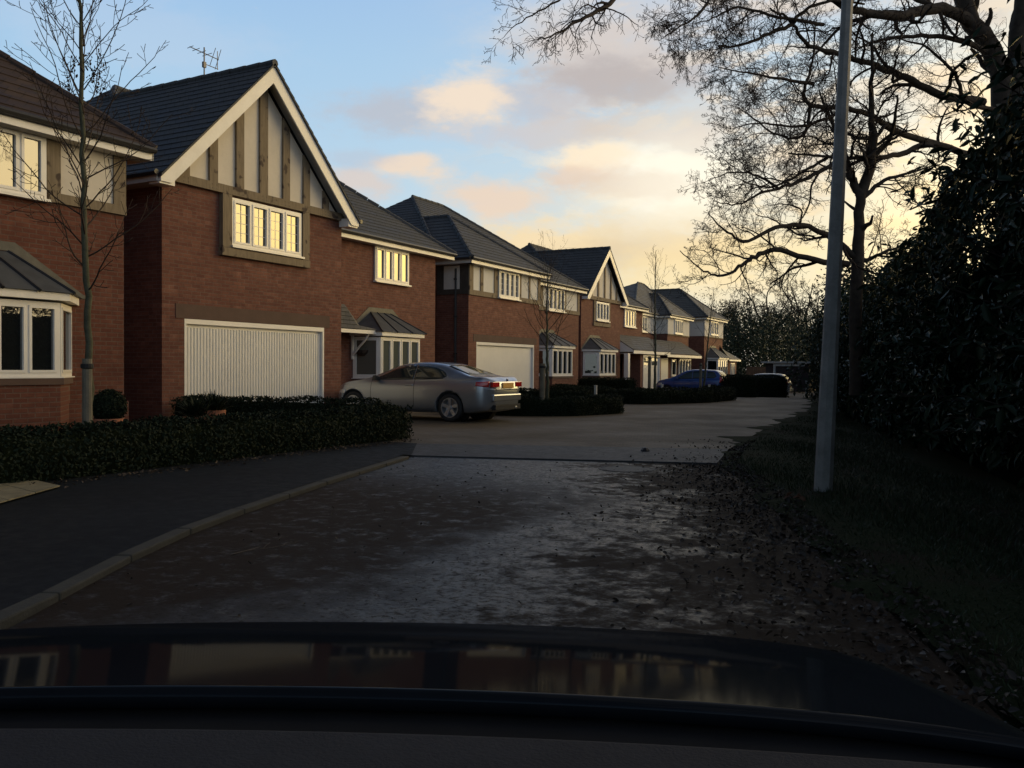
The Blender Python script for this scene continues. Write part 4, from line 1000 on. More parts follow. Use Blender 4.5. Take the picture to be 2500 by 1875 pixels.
# background evergreens
G = 'trees beyond the end of the lane'
for i, (px, d_, rx, rz, m_, lab) in enumerate([
    (1640, 118, 7, 8.5, OLIVE, 'low olive-green tree just above the roof of the farthest house'),
    (1745, 100, 5, 9.2, OLIVE, 'pointed olive-green evergreen right of the farthest roof'),
    (1800, 92, 6.5, 7.6, EVER, 'round dark evergreen behind the boarded fence'),
    (1865, 96, 7, 8.0, EVER, 'dark evergreen above the flat-roofed garage'),
    (1925, 110, 6.5, 8.6, OLIVE, 'greenish evergreen right above the garage doorway'),
    (2040, 55, 2.7, 7.0, EVER, 'tall narrow dark evergreen partly hidden behind the lamp post'),
    (1975, 110, 6.5, 8.8, EVER, 'dark evergreen just above the right end of the garage'),
    (2095, 45, 4, 5.8, EVER, 'dark evergreen showing just right of the lamp post'),
    (2190, 60, 7, 9.0, EVER, 'dark evergreen mostly hidden behind the laurel'),
    (1715, 112, 5.5, 7.6, EVER, 'small dark evergreen between the farthest roof and the fence')]):
    p = at(px, 900, d_)
    shrub('evergreen_tree', lab, (p.x, p.y), rx, rx, rz, 8000, .21, m_, 40+i, 'tree', G, z0=-.45, lumps=14)
# ------------------------------------------------------------------ bare trees
def tubes_np(lines):
    """list of (pts[n,3], rad[n]) -> V,F with 3..8 sided tubes, quads only"""
    VV = []; FF = []; off = 0
    for P, rr, k in lines:
        P = np.asarray(P, float); n = len(P); T = np.gradient(P, axis=0); T /= np.linalg.norm(T, axis=1)[:, None]+1e-9
        up = np.cross(T[0], [0.3, .2, .93]); up /= np.linalg.norm(up)+1e-9
        U = up-(T@up)[:, None]*T; U /= np.linalg.norm(U, axis=1)[:, None]+1e-9; Wv = np.cross(T, U)
        a = np.arange(k)*2*math.pi/k
        ring = P[:, None, :]+(U[:, None, :]*np.cos(a)[None, :, None]+Wv[:, None, :]*np.sin(a)[None, :, None])*np.asarray(rr)[:, None, None]
        VV.append(ring.reshape(-1, 3))
        i = np.arange(n-1)[:, None]*k; j = np.arange(k)[None, :]; j2 = (j+1) % k
        FF.append(np.stack([i+j, i+j2, i+k+j2, i+k+j], -1).reshape(-1, 4)+off); off += n*k
    return np.concatenate(VV), np.concatenate(FF)
class Tree:
    def __init__(s, seed, rmin=.0022, wig=.22, grav=0., upc=.03):
        s.rs_ = 1.; s.sl = 1.
        s.r = np.random.RandomState(seed); s.limbs = []; s.twigs = []; s.rmin = rmin; s.wig = wig; s.grav = grav; s.upc = upc
    def grow(s, p, d, L, r, lvl, kids, stepf=.09, spread=.9, ratio=.55):
        n = max(4, int(6+lvl*2)); st = L/n
        P = [p.copy()]; dd = d/np.linalg.norm(d); dirs = [dd]
        for i in range(n):
            dd = dd+s.r.normal(0, s.wig, 3)+np.array([0, 0, s.upc-s.grav]); dd /= np.linalg.norm(dd)
            P.append(P[-1]+dd*st); dirs.append(dd)
        R_ = np.linspace(r, max(s.rmin, r*.35), n+1)
        (s.limbs if r > .035 else s.twigs).append((np.array(P), R_, 7 if r > .08 else (5 if r > .02 else 3)))
        s.sprout(P, R_, dirs, L, lvl, kids, spread, ratio)
    def sprout(s, P, R_, dirs, L, lvl, kids, spread=.9, ratio=.55, t0=.15):
        if lvl <= 0: return
        k = kids[0] if len(kids) else 3
        for j in range(k):
            t = t0+(1-t0)*(j+s.r.uniform(0, .9))/k; t = min(t, .999); i = min(int(t*(len(P)-1)), len(P)-2); f = t*(len(P)-1)-i
            q = P[i]*(1-f)+P[i+1]*f; d = np.array(dirs[min(i+1, len(dirs)-1)])
            o = s.r.normal(size=3); o -= o.dot(d)*d; o /= np.linalg.norm(o)+1e-9
            nd = d*s.r.uniform(.35, .8)+o*spread*s.r.uniform(.6, 1.1)
            rr = max(s.rmin, min(R_[i]*.62, (R_[i])*.7))
            s.grow(q, nd, L*ratio*s.r.uniform(.6, 1.15)*(1-.45*t), rr*s.r.uniform(.6, 1), lvl-1, kids[1:], ratio=ratio)
    def limb(s, pts, r0_, r1, lvl, kids, subL, ratio=.60, k=8, spread=.9, t0=.12):
        """guided limb through given points, smoothed"""
        pts = [np.array(p) for p in pts]; n = len(pts); P = []
        for i in range(n-1):
            a, b, c_, d = pts[max(i-1, 0)], pts[i], pts[i+1], pts[min(i+2, n-1)]
            for t in np.linspace(0, 1, 6)[:-1]:
                P.append(.5*((2*b)+(-a+c_)*t+(2*a-5*b+4*c_-d)*t*t+(-a+3*b-3*c_+d)*t**3))
        P.append(pts[-1]); P = np.array(P)
        P[1:-1] += s.r.normal(0, .012, P[1:-1].shape)*(r0_/.1)**.5
        R_ = np.linspace(r0_, r1, len(P))*s.rs_; T = np.gradient(P, axis=0); T /= np.linalg.norm(T, axis=1)[:, None]
        s.limbs.append((P, R_, k)); s.sprout(list(P), R_, list(T), subL*s.sl, lvl, kids, spread, ratio, t0)
    def build(s, t, bark, twigm):
        V, Fq = tubes_np(s.limbs); fastmesh('trunk', V, Fq, bark, t, smooth=True)
        if s.twigs: V, Fq = tubes_np(s.twigs); fastmesh('crown', V, Fq, twigm, t, smooth=True)
# main big tree, right: trunk rises behind the laurel
D0 = 15.0
def A(px, py, d=D0): return at(px, py, d*1.27)
bt = thing('bare_tree', 'huge bare tree rising behind the laurel, its dark limbs reaching across the top right sky', 'tree', (A(2470, 980).x, A(2470, 980).y, 0), 'bare winter trees')
T = Tree(7, rmin=.0034, wig=.20, upc=.0)
T.limb([A(2470, 960), A(2462, 600), A(2452, 247), A(2420, 120), A(2360, 30), A(2330, -160)], .26, .17, 1, (6, 4), 2.0, t0=.4)
T.limb([A(2475, 420), A(2478, 200), A(2500, 0), A(2530, -200)], .22, .17, 1, (4,), 2.0)
K4 = (14, 8, 5, 3)
T.rs_ = .76; T.sl = 1.2
T.limb([A(2375, 60), A(2299, 20, 14.6), A(2180, 38, 14), A(2082, 22, 13.6), A(1960, -30, 13), A(1840, -60, 12.6)], .19, 0.028, 4, K4, 2.64)
T.limb([A(2400, 250), A(2299, 232, 14.5), A(2210, 190, 14.2), A(2152, 164, 14), A(2070, 138, 13.5), A(1976, 112, 13), A(1935, 59, 12.8), A(1880, 20, 12.4)], .13, 0.020, 4, K4, 2.40)
T.limb([A(1935, 55, 12.8), A(1970, 22, 13), A(2030, 2, 13.2), A(2110, 10, 13.6)], .05, 0.027, 3, (6, 5, 4), 1.68)
T.limb([A(1935, 59, 12.8), A(1880, 82, 12.6), A(1810, 110, 12.4), A(1752, 112, 12.3)], .055, 0.018, 3, (7, 6, 4), 1.44)
T.limb([A(2430, 400), A(2287, 353, 14.5), A(2199, 376, 14), A(2117, 388, 13.6), A(2040, 384, 13.2), A(1925, 374, 12.8)], .11, 0.020, 3, (9, 6, 4), 1.32)
T.limb([A(2287, 352, 14.5), A(2190, 320, 14), A(2130, 285, 13.6), A(2070, 266, 13.3), A(1980, 256, 13), A(1962, 220, 12.8), A(1985, 150, 12.7), A(1990, 60, 12.6)], .10, 0.016, 4, (15, 8, 5, 3), 2.04)
T.limb([A(2060, 268, 13.3), A(1990, 300, 13), A(1930, 310, 12.7), A(1850, 300, 12.4), A(1780, 315, 12.1)], .05, 0.008, 4, (15, 8, 5, 3), 2.04)
T.limb([A(2020, 385, 13.2), A(1960, 420, 13), A(1890, 455, 12.6), A(1840, 450, 12.3), A(1790, 430, 12)], .045, 0.007, 4, (14, 7, 5, 3), 1.80)
T.limb([A(1980, 256, 13), A(1960, 330, 12.8), A(1900, 330, 12.5), A(1840, 290, 12.2), A(1800, 260, 12)], .045, 0.007, 4, (15, 8, 5, 3), 2.04)
T.limb([A(1985, 205, 12.8), A(1920, 195, 12.5), A(1850, 182, 12.2), A(1790, 172, 12), A(1735, 160, 11.8)], .045, 0.006, 4, (15, 8, 5, 3), 1.92)
T.limb([A(2420, 130), A(2330, 95, 14.4), A(2230, 88, 14), A(2140, 100, 13.6), A(2080, 128, 13.3)], .09, 0.016, 4, (10, 7, 5, 3), 2.16)
T.limb([A(2440, 270), A(2360, 250, 14.4), A(2330, 180, 14), A(2250, 110, 13.8), A(2160, 90, 13.5)], .08, 0.012, 4, (10, 7, 5, 3), 2.16)
T.limb([A(2010, 60, 13), A(1900, 40, 12.6), A(1800, 20, 12.2), A(1740, 45, 11.9), A(1690, 60, 11.7)], .05, 0.005, 4, (15, 8, 5, 3), 2.16, spread=1.)
Tn = Tree(17, rmin=.0028, wig=.16, grav=.07, upc=0.); Tn.rs_ = 1.05; Tn.sl = 1.25
Tn.limb([A(2082, -120, 12), A(1850, -160, 11), A(1620, -90, 10), A(1490, 10, 9.3), A(1430, 40, 9), A(1370, 78, 8.8), A(1310, 98, 8.6)], .06, 0.004, 3, (16, 6, 4), 1.08, spread=.8, t0=.45)
Tn.limb([A(1540, -40, 9.6), A(1420, -30, 9.2), A(1330, 20, 9), A(1260, 60, 8.8), A(1225, 95, 8.6)], .02, 0.002, 3, (9, 6, 4), 0.96, spread=.7)
Tn.limb([A(1850, -160, 11), A(1760, -60, 10.5), A(1720, 20, 10.2), A(1650, 70, 10), A(1610, 100, 9.8)], .035, 0.003, 4, (15, 8, 5, 3), 1.44, spread=.9)
T.limbs += Tn.limbs; T.twigs += Tn.twigs
T.build(bt, BARK, TWIG)
# middle tree with forked trunk
D1 = 24.0
def B1(px, py, d=D1): return at(px, py, d*.70)
mt = thing('bare_tree', 'grey bare tree with a forked trunk standing just right of the lamp post', 'tree', (B1(2093, 960).x, B1(2093, 960).y, 0), 'bare winter trees')
T = Tree(9, rmin=.0028, wig=.2, upc=.01); T.rs_ = .72; T.sl = .75
T.limb([B1(2090, 965), B1(2093, 652), B1(2097, 558), B1(2099, 470)], .19, .13, 1, (3,), 2.0, t0=.6)
T.limb([B1(2099, 475), B1(2075, 430), B1(2060, 370), B1(2030, 300), B1(2000, 220)], .13, 0.020, 4, K4, 3.36)
T.limb([B1(2099, 475), B1(2125, 400), B1(2132, 320), B1(2125, 200), B1(2130, 80)], .16, 0.024, 4, K4, 3.36)
T.limb([B1(2092, 630), B1(2055, 600), B1(2010, 568, 23.5), B1(1950, 548, 23), B1(1880, 562, 22.5), B1(1815, 588, 22), B1(1765, 560, 21.6), B1(1728, 520, 21.4)], .10, 0.012, 4, (13, 7, 5, 3), 3.36)
T.limb([B1(2070, 645), B1(2010, 640, 23.5), B1(1905, 612, 23), B1(1845, 625, 22.5), B1(1812, 648, 22.2), B1(1764, 672, 22), B1(1718, 660, 21.8), B1(1660, 612, 21.5)], .09, 0.010, 4, (14, 7, 5, 3), 2.88)
T.limb([B1(2100, 640), B1(2150, 620), B1(2200, 600), B1(2250, 590)], .06, 0.012, 4, (9, 6, 5, 3), 2.88)
T.limb([B1(2060, 380), B1(2000, 420, 23.5), B1(1930, 450, 23), B1(1860, 470, 22.5), B1(1800, 500, 22), B1(1740, 490, 21.6)], .07, 0.008, 4, (12, 7, 5, 3), 3.12)
T.limb([B1(1900, 460, 22.8), B1(1850, 430, 22.5), B1(1790, 420, 22), B1(1730, 440, 21.8)], .04, 0.006, 4, (10, 6, 5, 3), 2.64)
T.limb([B1(2110, 480), B1(2160, 440), B1(2230, 420), B1(2300, 400)], .07, 0.012, 4, (10, 6, 5, 3), 3.12)
T.build(mt, BARK, TWIG)
# far bare trees
for i, (px, d_, ht, lab) in enumerate([(1888, 118, 17.0, 'far bare tree with a wide round crown left of the lamp post'), (1800, 112, 12.0, 'far bare tree just above the dark evergreens, left of the round-crowned one'), (1965, 112, 15.0, 'far bare tree whose crown touches the left side of the lamp post'), (1560, 110, 9.5, 'distant bare tree peeping over the far roofs')]):
    p = at(px, 900, d_); T = Tree(30+i, rmin=.018, wig=.2, upc=.06)
    tt = thing('bare_tree', lab, 'tree', (p.x, p.y, -.45), 'bare winter trees')
    pb = np.array([p.x, p.y, -.45])
    T.limb([pb, pb+[.2, 0, ht*.25], pb+[0, 0, ht*.42]], .42, .32, 1, (2,), 2, t0=.8)
    for k in range(8):
        a = k*2*math.pi/8+.4; T.grow(pb+np.array([0, 0, ht*(.28+.02*k)]), np.array([math.cos(a)*.8, math.sin(a)*.8, .8]), ht*.50, .16, 4, (8, 6, 4, 3), ratio=.55)
    T.build(tt, BARK, TWIG)
# ------------------------------------------------------------------ saplings
def sapling(name, label, base, ht, r, seed, lean=(0, 0), first=.35, stake=True, nb=26, bl=.30):
    t = thing(name, label, 'tree', base, 'young bare street trees')
    T = Tree(seed, rmin=.0026*ht/5, wig=.10, upc=.07)
    b = np.array(base); top = b+np.array([lean[0], lean[1], ht])
    P = [b+(top-b)*q+np.array([math.sin(q*7)*.015, math.cos(q*5)*.015, 0])*ht/5 for q in np.linspace(0, 1, 9)]
    T.limb(P, r, r*.16, 0, (), 1)
    for k in range(nb):
        q = first+(.93-first)*(k/nb)**.9; a = k*2.4+T.r.uniform(-.3, .3); p = b+(top-b)*q
        up_ = .35+2.4*q**2 if q < .75 else 3.2
        T.grow(p, np.array([math.cos(a), math.sin(a), up_]), ht*bl*(1.15-.7*abs(q-.6))*T.r.uniform(.75, 1.1), r*.24*(1.1-q)+.003, 2, (6, 3), spread=.6, ratio=.42)
    V, Fq = tubes_np(T.limbs[:1]); fastmesh('trunk', V, Fq, BARKG, t, smooth=True)
    V, Fq = tubes_np(T.limbs[1:]+T.twigs); fastmesh('crown', V, Fq, TWIG, t, smooth=True)
    return t
p1 = (-9.55, 6.82, 0)
s1 = sapling('sapling', 'young bare tree tied to a stake in front of the left-hand house', p1, 7.6, .05, 3, lean=(.05, -.1), first=.28, nb=46, bl=.17)
# dry catkin-like leaves hanging in its top
rs = np.random.RandomState(8); P = []
for k in range(26):
    c_ = at(rs.uniform(165, 260), rs.uniform(110, 215), 10.5)
    for j in range(5): P.append(c_+Vector((rs.normal(0, .012), rs.normal(0, .012), -j*.028)))
Pn = np.array([tuple(q) for q in P]); Nn = rs.normal(size=Pn.shape); Nn /= np.linalg.norm(Nn, axis=1)[:, None]
V, Fq = leafcloud(Pn, Nn, .045, .5, rs, droop=1.5); fastmesh('dry_leaves', V, Fq, TWIG, s1)
def stake(label, x, y, z0, z1, r=.045):
    t = thing('tree_stake', label, 'stake', (x, y, z0), 'wooden tree stakes')
    mb = MB(); mb.tube([(x, y, z0-.1), (x, y, z1)], [r, r*.97], 12); obj('post', mb, STAKEW, t)
    mb = MB(); mb.lathe((x, y, z1-.12), [(r*1.05, 0), (r*1.25, .01), (r*1.25, .05), (r*1.05, .06)], 14); obj('strap', mb, RUBBER, t)
stake('wooden stake supporting the young tree by the left-hand bay window', p1[0]+.09, p1[1]-.07, 0, 1.32, .058)
p2 = (-9.75, 20.1, 0)
sapling('sapling', 'young bare tree right of the silver coupe, in front of the half-timbered house', p2, 3.9, .05, 4, first=.42, nb=22, bl=.36)
stake('thick wooden stake beside the sapling right of the silver coupe', p2[0]-.08, p2[1]-.1, 0, 1.36, .075)
p = at(1598, 950, 39); sapling('sapling', 'slim bare tree in front of the white garage with small windows', (p.x, p.y, 0), 6.6, .07, 5, first=.25, nb=20, bl=.2)
stake('short stake at the foot of the slim tree left of the blue hatchback', p.x-.25, p.y, 0, 1.8, .07)
p = at(1715, 950, 38); sapling('sapling', 'crooked thin bare tree directly in front of the blue hatchback', (p.x, p.y, 0), 4.6, .055, 6, lean=(.35, .3), first=.45, nb=9, bl=.26)
stake('short stake in front of the blue hatchback', p.x-.06, p.y-.1, 0, 1.5, .06)
# ------------------------------------------------------------------ lamp post
pb = Vector((-1.32, 9.12, 0)); rt = Vector((cr[0], cr[1], 0))
lp = thing('lamp_post', 'tall grey tapering lamp post leaning slightly, on the grass verge in front of the laurel', 'lamp post', pb)
tp = pb+rt*.235+Vector((0, 0, 6.6))
mb = MB(); mb.tube([pb-Vector((0, 0, .1)), pb+Vector((0, 0, .0)), pb.lerp(tp, .5), tp], [.094, .092, .066, .045], 8); 
obj('post', mb, simple('galvanised_post', (.25, .238, .22), .65, .25, 6, metal=.0, bump=.25, bscale=80), lp)
mb = MB(); q = tp; mb.tube([q-Vector((0, 0, .05)), q+Vector((0, 0, .25)), q+Vector((-.25, -.1, .42)), q+Vector((-.5, -.2, .45))], .025, 6); obj('bracket', mb, METAL, lp)
mb = MB(); c_ = q+Vector((-.72, -.28, .45)); mb.lathe((c_.x, c_.y, c_.z-.06), [(0, -.04), (.14, -.02), (.2, .03), (.12, .1), (0, .12)], 14); obj('lantern', mb, METAL, lp, smooth=True)
# ------------------------------------------------------------------ pots, basket, markers
def pot(name, label, x, y, z, r, hgt, plant, seed):
    t = thing(name, label, 'plant pot', (x, y, z), 'terracotta pots')
    mb = MB(); mb.lathe((x, y, z), [(r*.68, 0), (r*.9, hgt*.8), (r*1.02, hgt*.8), (r*1.05, hgt), (r*.9, hgt), (r*.88, hgt*.9), (0, hgt*.9)], 24); obj('pot', mb, TERRA, t, smooth=False)
    rs = np.random.RandomState(seed)
    if plant == 'ball':
        d = rs.normal(size=(5200, 3)); d /= np.linalg.norm(d, axis=1)[:, None]; P = np.array([x, y, z+hgt+.18])+d*(.25-np.abs(rs.normal(0, .05, (5200, 1))))
        V, Fq = leafcloud(P, d, .04, .5, rs); fastmesh('foliage', V, Fq, HEDGE, t)
    else:
        P = np.tile([x, y, z+hgt*.9], (260, 1))+rs.normal(0, .05, (260, 3))*[1, 1, .2]; d = rs.normal(size=(260, 3)); d[:, 2] = np.abs(d[:, 2])+.5; d /= np.linalg.norm(d, axis=1)[:, None]
        w = np.cross(d, [0, 0, 1.]); w /= np.linalg.norm(w, axis=1)[:, None]; L = rs.uniform(.25, .5, (260, 1))
        V = np.stack([P-w*.012, P+w*.012, P+d*L*.6+w*.012, P+d*L*.6-w*.012], 1); V2 = np.stack([P+d*L*.6-w*.012, P+d*L*.6+w*.012, P+d*L+[0, 0, -.06]+w*.002, P+d*L+[0, 0, -.06]-w*.002], 1)
        VV = np.concatenate([V, V2]).reshape(-1, 3); fastmesh('leaves', VV, np.arange(len(VV)).reshape(-1, 4), HEDGE, t)
    return t
pot('potted_bush', 'clipped round bush in a terracotta pot between the sapling and the first house', -11.35, 8.45, .03, .21, .42, 'ball', 1)
pot('potted_plant', 'spiky green plant in a pot left of the garage hedge', -11.6, 10.3, .03, .2, .36, 'spike', 2)
pot('potted_plant', 'terracotta pot with low greenery against the end of the garage hedge', -12.0, 11.05, .03, .21, .42, 'spike', 3)
hb = thing('hanging_basket', 'dark empty half-round hanging basket on the brick wall left of the bay window', 'basket', (-15.5, 19.7, 1.7))
mb = MB(); mb.lathe((-15.46, 19.7, 1.55), [(0, 0), (.10, .02), (.17, .09), (.19, .17), (.16, .17), (0, .15)], 16); obj('bowl', mb, simple('coir', (.03, .02, .015), .95), hb)
mb = MB()
for a in (0, 2.1, 4.2): mb.tube([(-15.46+.18*math.cos(a), 19.7+.18*math.sin(a), 1.71), (-15.46, 19.7, 2.08)], .004, 4)
mb.tube([(-15.66, 19.7, 2.10), (-15.42, 19.7, 2.10)], .01, 4); obj('chain', mb, BLACKP, hb)
for i, (px, py, d_, lab) in enumerate([(1454, 985, 25.5, 'small white marker post standing in the low curved hedge'), (1616, 990, 33.5, 'tiny pale marker post low in the long hedge'), (1731, 975, 34, 'tiny pale marker post in the hedge below the blue car')]):
    p = at(px, py, d_); mb = MB(); z1 = [.72, .62, .62][i]; mb.box(p.x-.035, p.x+.035, p.y-.035, p.y+.035, 0, z1); mb.box(p.x-.04, p.x+.04, p.y-.04, p.y+.04, z1, z1+.02)
    o = obj('marker_post', mb, simple('pale_post', (.5, .5, .46), .7), None); tag(o, lab, 'post', 'white marker posts')
p = at(1970, 960, 50); mb = MB(); mb.box(p.x-.07, p.x+.07, p.y-.07, p.y+.07, -.4, .55); mb.box(p.x-.085, p.x+.085, p.y-.085, p.y+.085, .55, .6)
tag(obj('gate_post', mb, simple('pale_post_two', (.42, .44, .44), .7)), 'white gate post at the right end of the lane beside the dark shrubs', 'post')

# ------------------------------------------------------------------ cars
def build_car(name, label, spec, loc, yaw, paint, group=None):
    S = spec; th = thing(name, label, 'car', (0, 0, 0), group)
    X = np.array([p[0] for p in S['top']]); 
    ip = lambda key, x: float(np.interp(x, [p[0] for p in S[key]], [p[1] for p in S[key]]))
    def smooth_ip(key, x):   # average a few samples for a fairer curve
        return sum(ip(key, x+o) for o in (-.12, -.06, 0, .06, .12))/5
    xs = np.concatenate([[S['x0']], np.linspace(S['x0']+.03, S['x1']-.03, 92), [S['x1']]])
    def section(x):
        w = smooth_ip('w', x); zt = max(smooth_ip('top', x), .45); zb = ip('bot', x); bl = min(smooth_ip('belt', x), zt-.015); wt = smooth_ip('wt', x)
        e = min(1, max(0, (zt-bl)/.25)); sh = w*.93
        K = [(0, zb), (w*.80, zb), (w*.95, zb+.07), (w*.995, zb+.24), (w, .58*bl+.42*zb+.05), (w*.985, bl-.13), (w*.95, bl-.03), (sh, bl)]
        if e > .02:
            hg = zt-bl
            tw = sh+(wt-sh)*e
            K += [(sh+(tw-sh)*.40, bl+hg*.42), (sh+(tw-sh)*.80, bl+hg*.78), (tw-.03, bl+hg*.91), (tw-.14, bl+hg*.975), (tw*.45, zt-.004), (0, zt)]
        else:
            K += [(sh*.9, bl+(zt-bl)*.35), (sh*.8, bl+(zt-bl)*.55), (sh*.68, bl+(zt-bl)*.7), (sh*.5, bl+(zt-bl)*.85), (sh*.25, bl+(zt-bl)*.96), (0, zt)]
        K = np.array(K); out = []
        for i in range(len(K)-1):
            a, b, c_, d = K[max(i-1, 0)], K[i], K[i+1], K[min(i+2, len(K)-1)]
            for t in (0, .25, .5, .75): out.append(.5*(2*b+(c_-a)*t+(2*a-5*b+4*c_-d)*t*t+(3*b-a-3*c_+d)*t**3))
        out.append(K[-1]); out = np.array(out); out[:, 0] = np.clip(out[:, 0], 0, None); return out
    secs = [section(x) for x in xs]; n = len(secs[0])
    def ends(x):  # plan rounding at nose and tail
        a = min(1, max(0, (x-S['x0'])/.35)); b = min(1, max(0, (S['x1']-x)/S.get('nose', .6)))
        return (1-(1-a)**2.6*.32)*(1-(1-b)**2.4*.42)
    V = []; Fc = []
    for x, s_ in zip(xs, secs):
        k = ends(x)
        for (y, z) in s_: V.append((x, y*k, z))
        for (y, z) in s_[::-1][1:-1]: V.append((x, -y*k, z))
    m_ = 2*n-2
    for i in range(len(xs)-1):
        for j in range(m_): Fc.append((i*m_+j, i*m_+(j+1) % m_, (i+1)*m_+(j+1) % m_, (i+1)*m_+j))
    Fc.append(tuple(range(m_))[::-1]); Fc.append(tuple(range((len(xs)-1)*m_, len(xs)*m_)))
    mb = MB(); mb.add(V, Fc); body = obj('body', mb, paint, th, smooth=True)
    cut = MB()
    for xw in S['wheels']:
        for sy in (-1, 1):
            c = []
            k = 36; r = S['arch']
            a = [(xw+r*math.cos(2*math.pi*q/k), sy*.55, S['wr']+.01+r*math.sin(2*math.pi*q/k)) for q in range(k)]
            cut.prism(a, (0, sy*.8, 0))
    co = obj('cutter', cut, RUBBER, None)
    md = body.modifiers.new('b', 'BOOLEAN'); md.object = co; md.operation = 'DIFFERENCE'; md.solver = 'EXACT'
    body.data.materials.append(RUBBER)
    dg = bpy.context.evaluated_depsgraph_get(); me = bpy.data.meshes.new_from_object(body.evaluated_get(dg)); body.modifiers.clear(); old = body.data; body.data = me
    bpy.data.objects.remove(co)
    me.materials.clear(); me.materials.append(paint)
    if len(me.polygons) < 100: body.data = old
    # dark liners
    ln = MB()
    for xw in S['wheels']:
        for sy in (-1, 1): ln.lathe((xw, sy*.5, S['wr']), [(0, 0), (S['arch']+.015, 0), (S['arch']+.015, sy*.20)], 28, 'y')
    obj('wheel_arch', ln, RUBBER, th)
    def ys(x, z):
        s_ = section(x); k = ends(x); j = len(s_)-1
        zz = s_[4:, 1]; yy = s_[4:, 0]; return float(np.interp(z, zz, yy))*k
    def zs(x, y):
        s_ = section(x); k = ends(x); up_ = s_[20:][::-1]; return float(np.interp(abs(y)/k, up_[:, 0], up_[:, 1]))
    def side_patch(nm, xr, lo, hi, m, sy, off=.006, nx=40, nz=7, parent=th):
        mb = MB(); vs = []; X_ = np.linspace(xr[0], xr[1], nx)
        for x in X_:
            a, b = lo(x), hi(x); b = max(b, a+.001)
            for q in np.linspace(a, b, nz): vs.append((x, sy*(ys(x, q)+off), q))
        fs = [(i*nz+j, i*nz+j+1, (i+1)*nz+j+1, (i+1)*nz+j) for i in range(nx-1) for j in range(nz-1)]
        mb.add(vs, fs); o = obj(nm, mb, m, parent, smooth=True); md = o.modifiers.new('s', 'SOLIDIFY'); md.thickness = .004; md.offset = 0
        return o
    def top_patch(nm, xr, wf, m, off=.006, nx=16, ny=15):
        mb = MB(); vs = []
        for x in np.linspace(xr[0], xr[1], nx):
            w = wf(x)
            for y in np.linspace(-w, w, ny): vs.append((x, y, zs(x, y)+off))
        mb.add(vs, [(i*ny+j, i*ny+j+1, (i+1)*ny+j+1, (i+1)*ny+j) for i in range(nx-1) for j in range(ny-1)])
        o = obj(nm, mb, m, th, smooth=True); md = o.modifiers.new('s', 'SOLIDIFY'); md.thickness = .004; md.offset = 0
        return o
    cg = S['glass']
    f_ = lambda key: (lambda x: float(np.interp(x, [p[0] for p in S[key]], [p[1] for p in S[key]])))
    for sy in (-1, 1):
        for (a, b) in S['side']:
            side_patch('window', (a, b), f_('dlo_lo'), f_('dlo_hi'), cg, sy)
        for x in S['seams']:
            mb = MB(); vs = []
            zz = np.linspace(.32, S['belt'][1][1]-.02, 14)
            for q in zz: vs += [(x-.006, sy*(ys(x, q)+.002), q), (x+.006, sy*(ys(x, q)+.002), q)]
            mb.add(vs, [(2*i, 2*i+1, 2*i+3, 2*i+2) for i in range(13)]); obj('door_seam', mb, BLACKP, th)
        for x in S['handles']:
            mb = MB(); yy = ys(x, S['hz'])*sy; mb.box(x-.1, x+.1, yy-.02, yy+sy*.03, S['hz']-.015, S['hz']+.02); obj('door_handle', mb, paint, th, bevel=.008)
        x, z = S['mirror']; yy = ys(x, z)*sy
        mb = MB(); mb.add([(x-.05, yy+sy*.02, z-.02), (x+.05, yy+sy*.02, z-.02), (x+.09, yy+sy*.19, z-.01), (x-.05, yy+sy*.21, z-.01), (x-.05, yy+sy*.02, z+.07), (x+.04, yy+sy*.02, z+.08), (x+.06, yy+sy*.18, z+.11), (x-.05, yy+sy*.20, z+.12)], [(0, 1, 2, 3), (4, 5, 6, 7), (0, 1, 5, 4), (1, 2, 6, 5), (2, 3, 7, 6), (3, 0, 4, 7)])
        obj('wing_mirror', mb, BLACKP if S.get('mb', True) else paint, th, bevel=.015)
    for (a, b, w0, w1, nm) in S['screens']:
        top_patch(nm, (a, b), lambda x, a=a, b=b, w0=w0, w1=w1: w0+(w1-w0)*(x-a)/(b-a), cg)
    # wheels
    R_ = S['wr']
    for xw in S['wheels']:
        for sy in (-1, 1):
            yo = S['track']*sy
            wh = MB(); wh.lathe((xw, yo, R_), [(R_*.66, -sy*.20), (R_*.93, -sy*.20), (R_, -sy*.16), (R_, -sy*.03), (R_*.95, 0), (R_*.70, 0.0), (R_*.66, -sy*.02)], 32, 'y')
            w_ = obj('wheel', wh, RUBBER, th, smooth=True)
            rm = MB(); rm.lathe((xw, yo, R_), [(R_*.705, -sy*.005), (R_*.70, sy*.004), (R_*.64, sy*.004), (R_*.63, -sy*.06), (R_*.6, -sy*.15), (0, -sy*.15)], 32, 'y')
            rm.lathe((xw, yo, R_), [(R_*.17, -sy*.05), (R_*.15, sy*.0), (0, sy*.004)], 16, 'y')
            for k in range(5):
                a = 2*math.pi*k/5+.3
                for da in (-.0,):
                    c0, s0_ = math.cos(a), math.sin(a); px_, pz_ = -s0_, c0
                    P3 = lambda rr, ww, yy: (xw+c0*rr*R_+px_*ww*R_, yo+sy*yy, R_+s0_*rr*R_+pz_*ww*R_)
                    rm.add([P3(.1, -.10, -.02), P3(.1, .10, -.02), P3(.66, .135, -.005), P3(.66, -.135, -.005), P3(.1, -.10, -.07), P3(.1, .10, -.07), P3(.66, .135, -.05), P3(.66, -.135, -.05)], [(0, 1, 2, 3), (0, 4, 5, 1), (1, 5, 6, 2), (2, 6, 7, 3), (3, 7, 4, 0)])
            obj('rim', rm, S['rim'], w_)
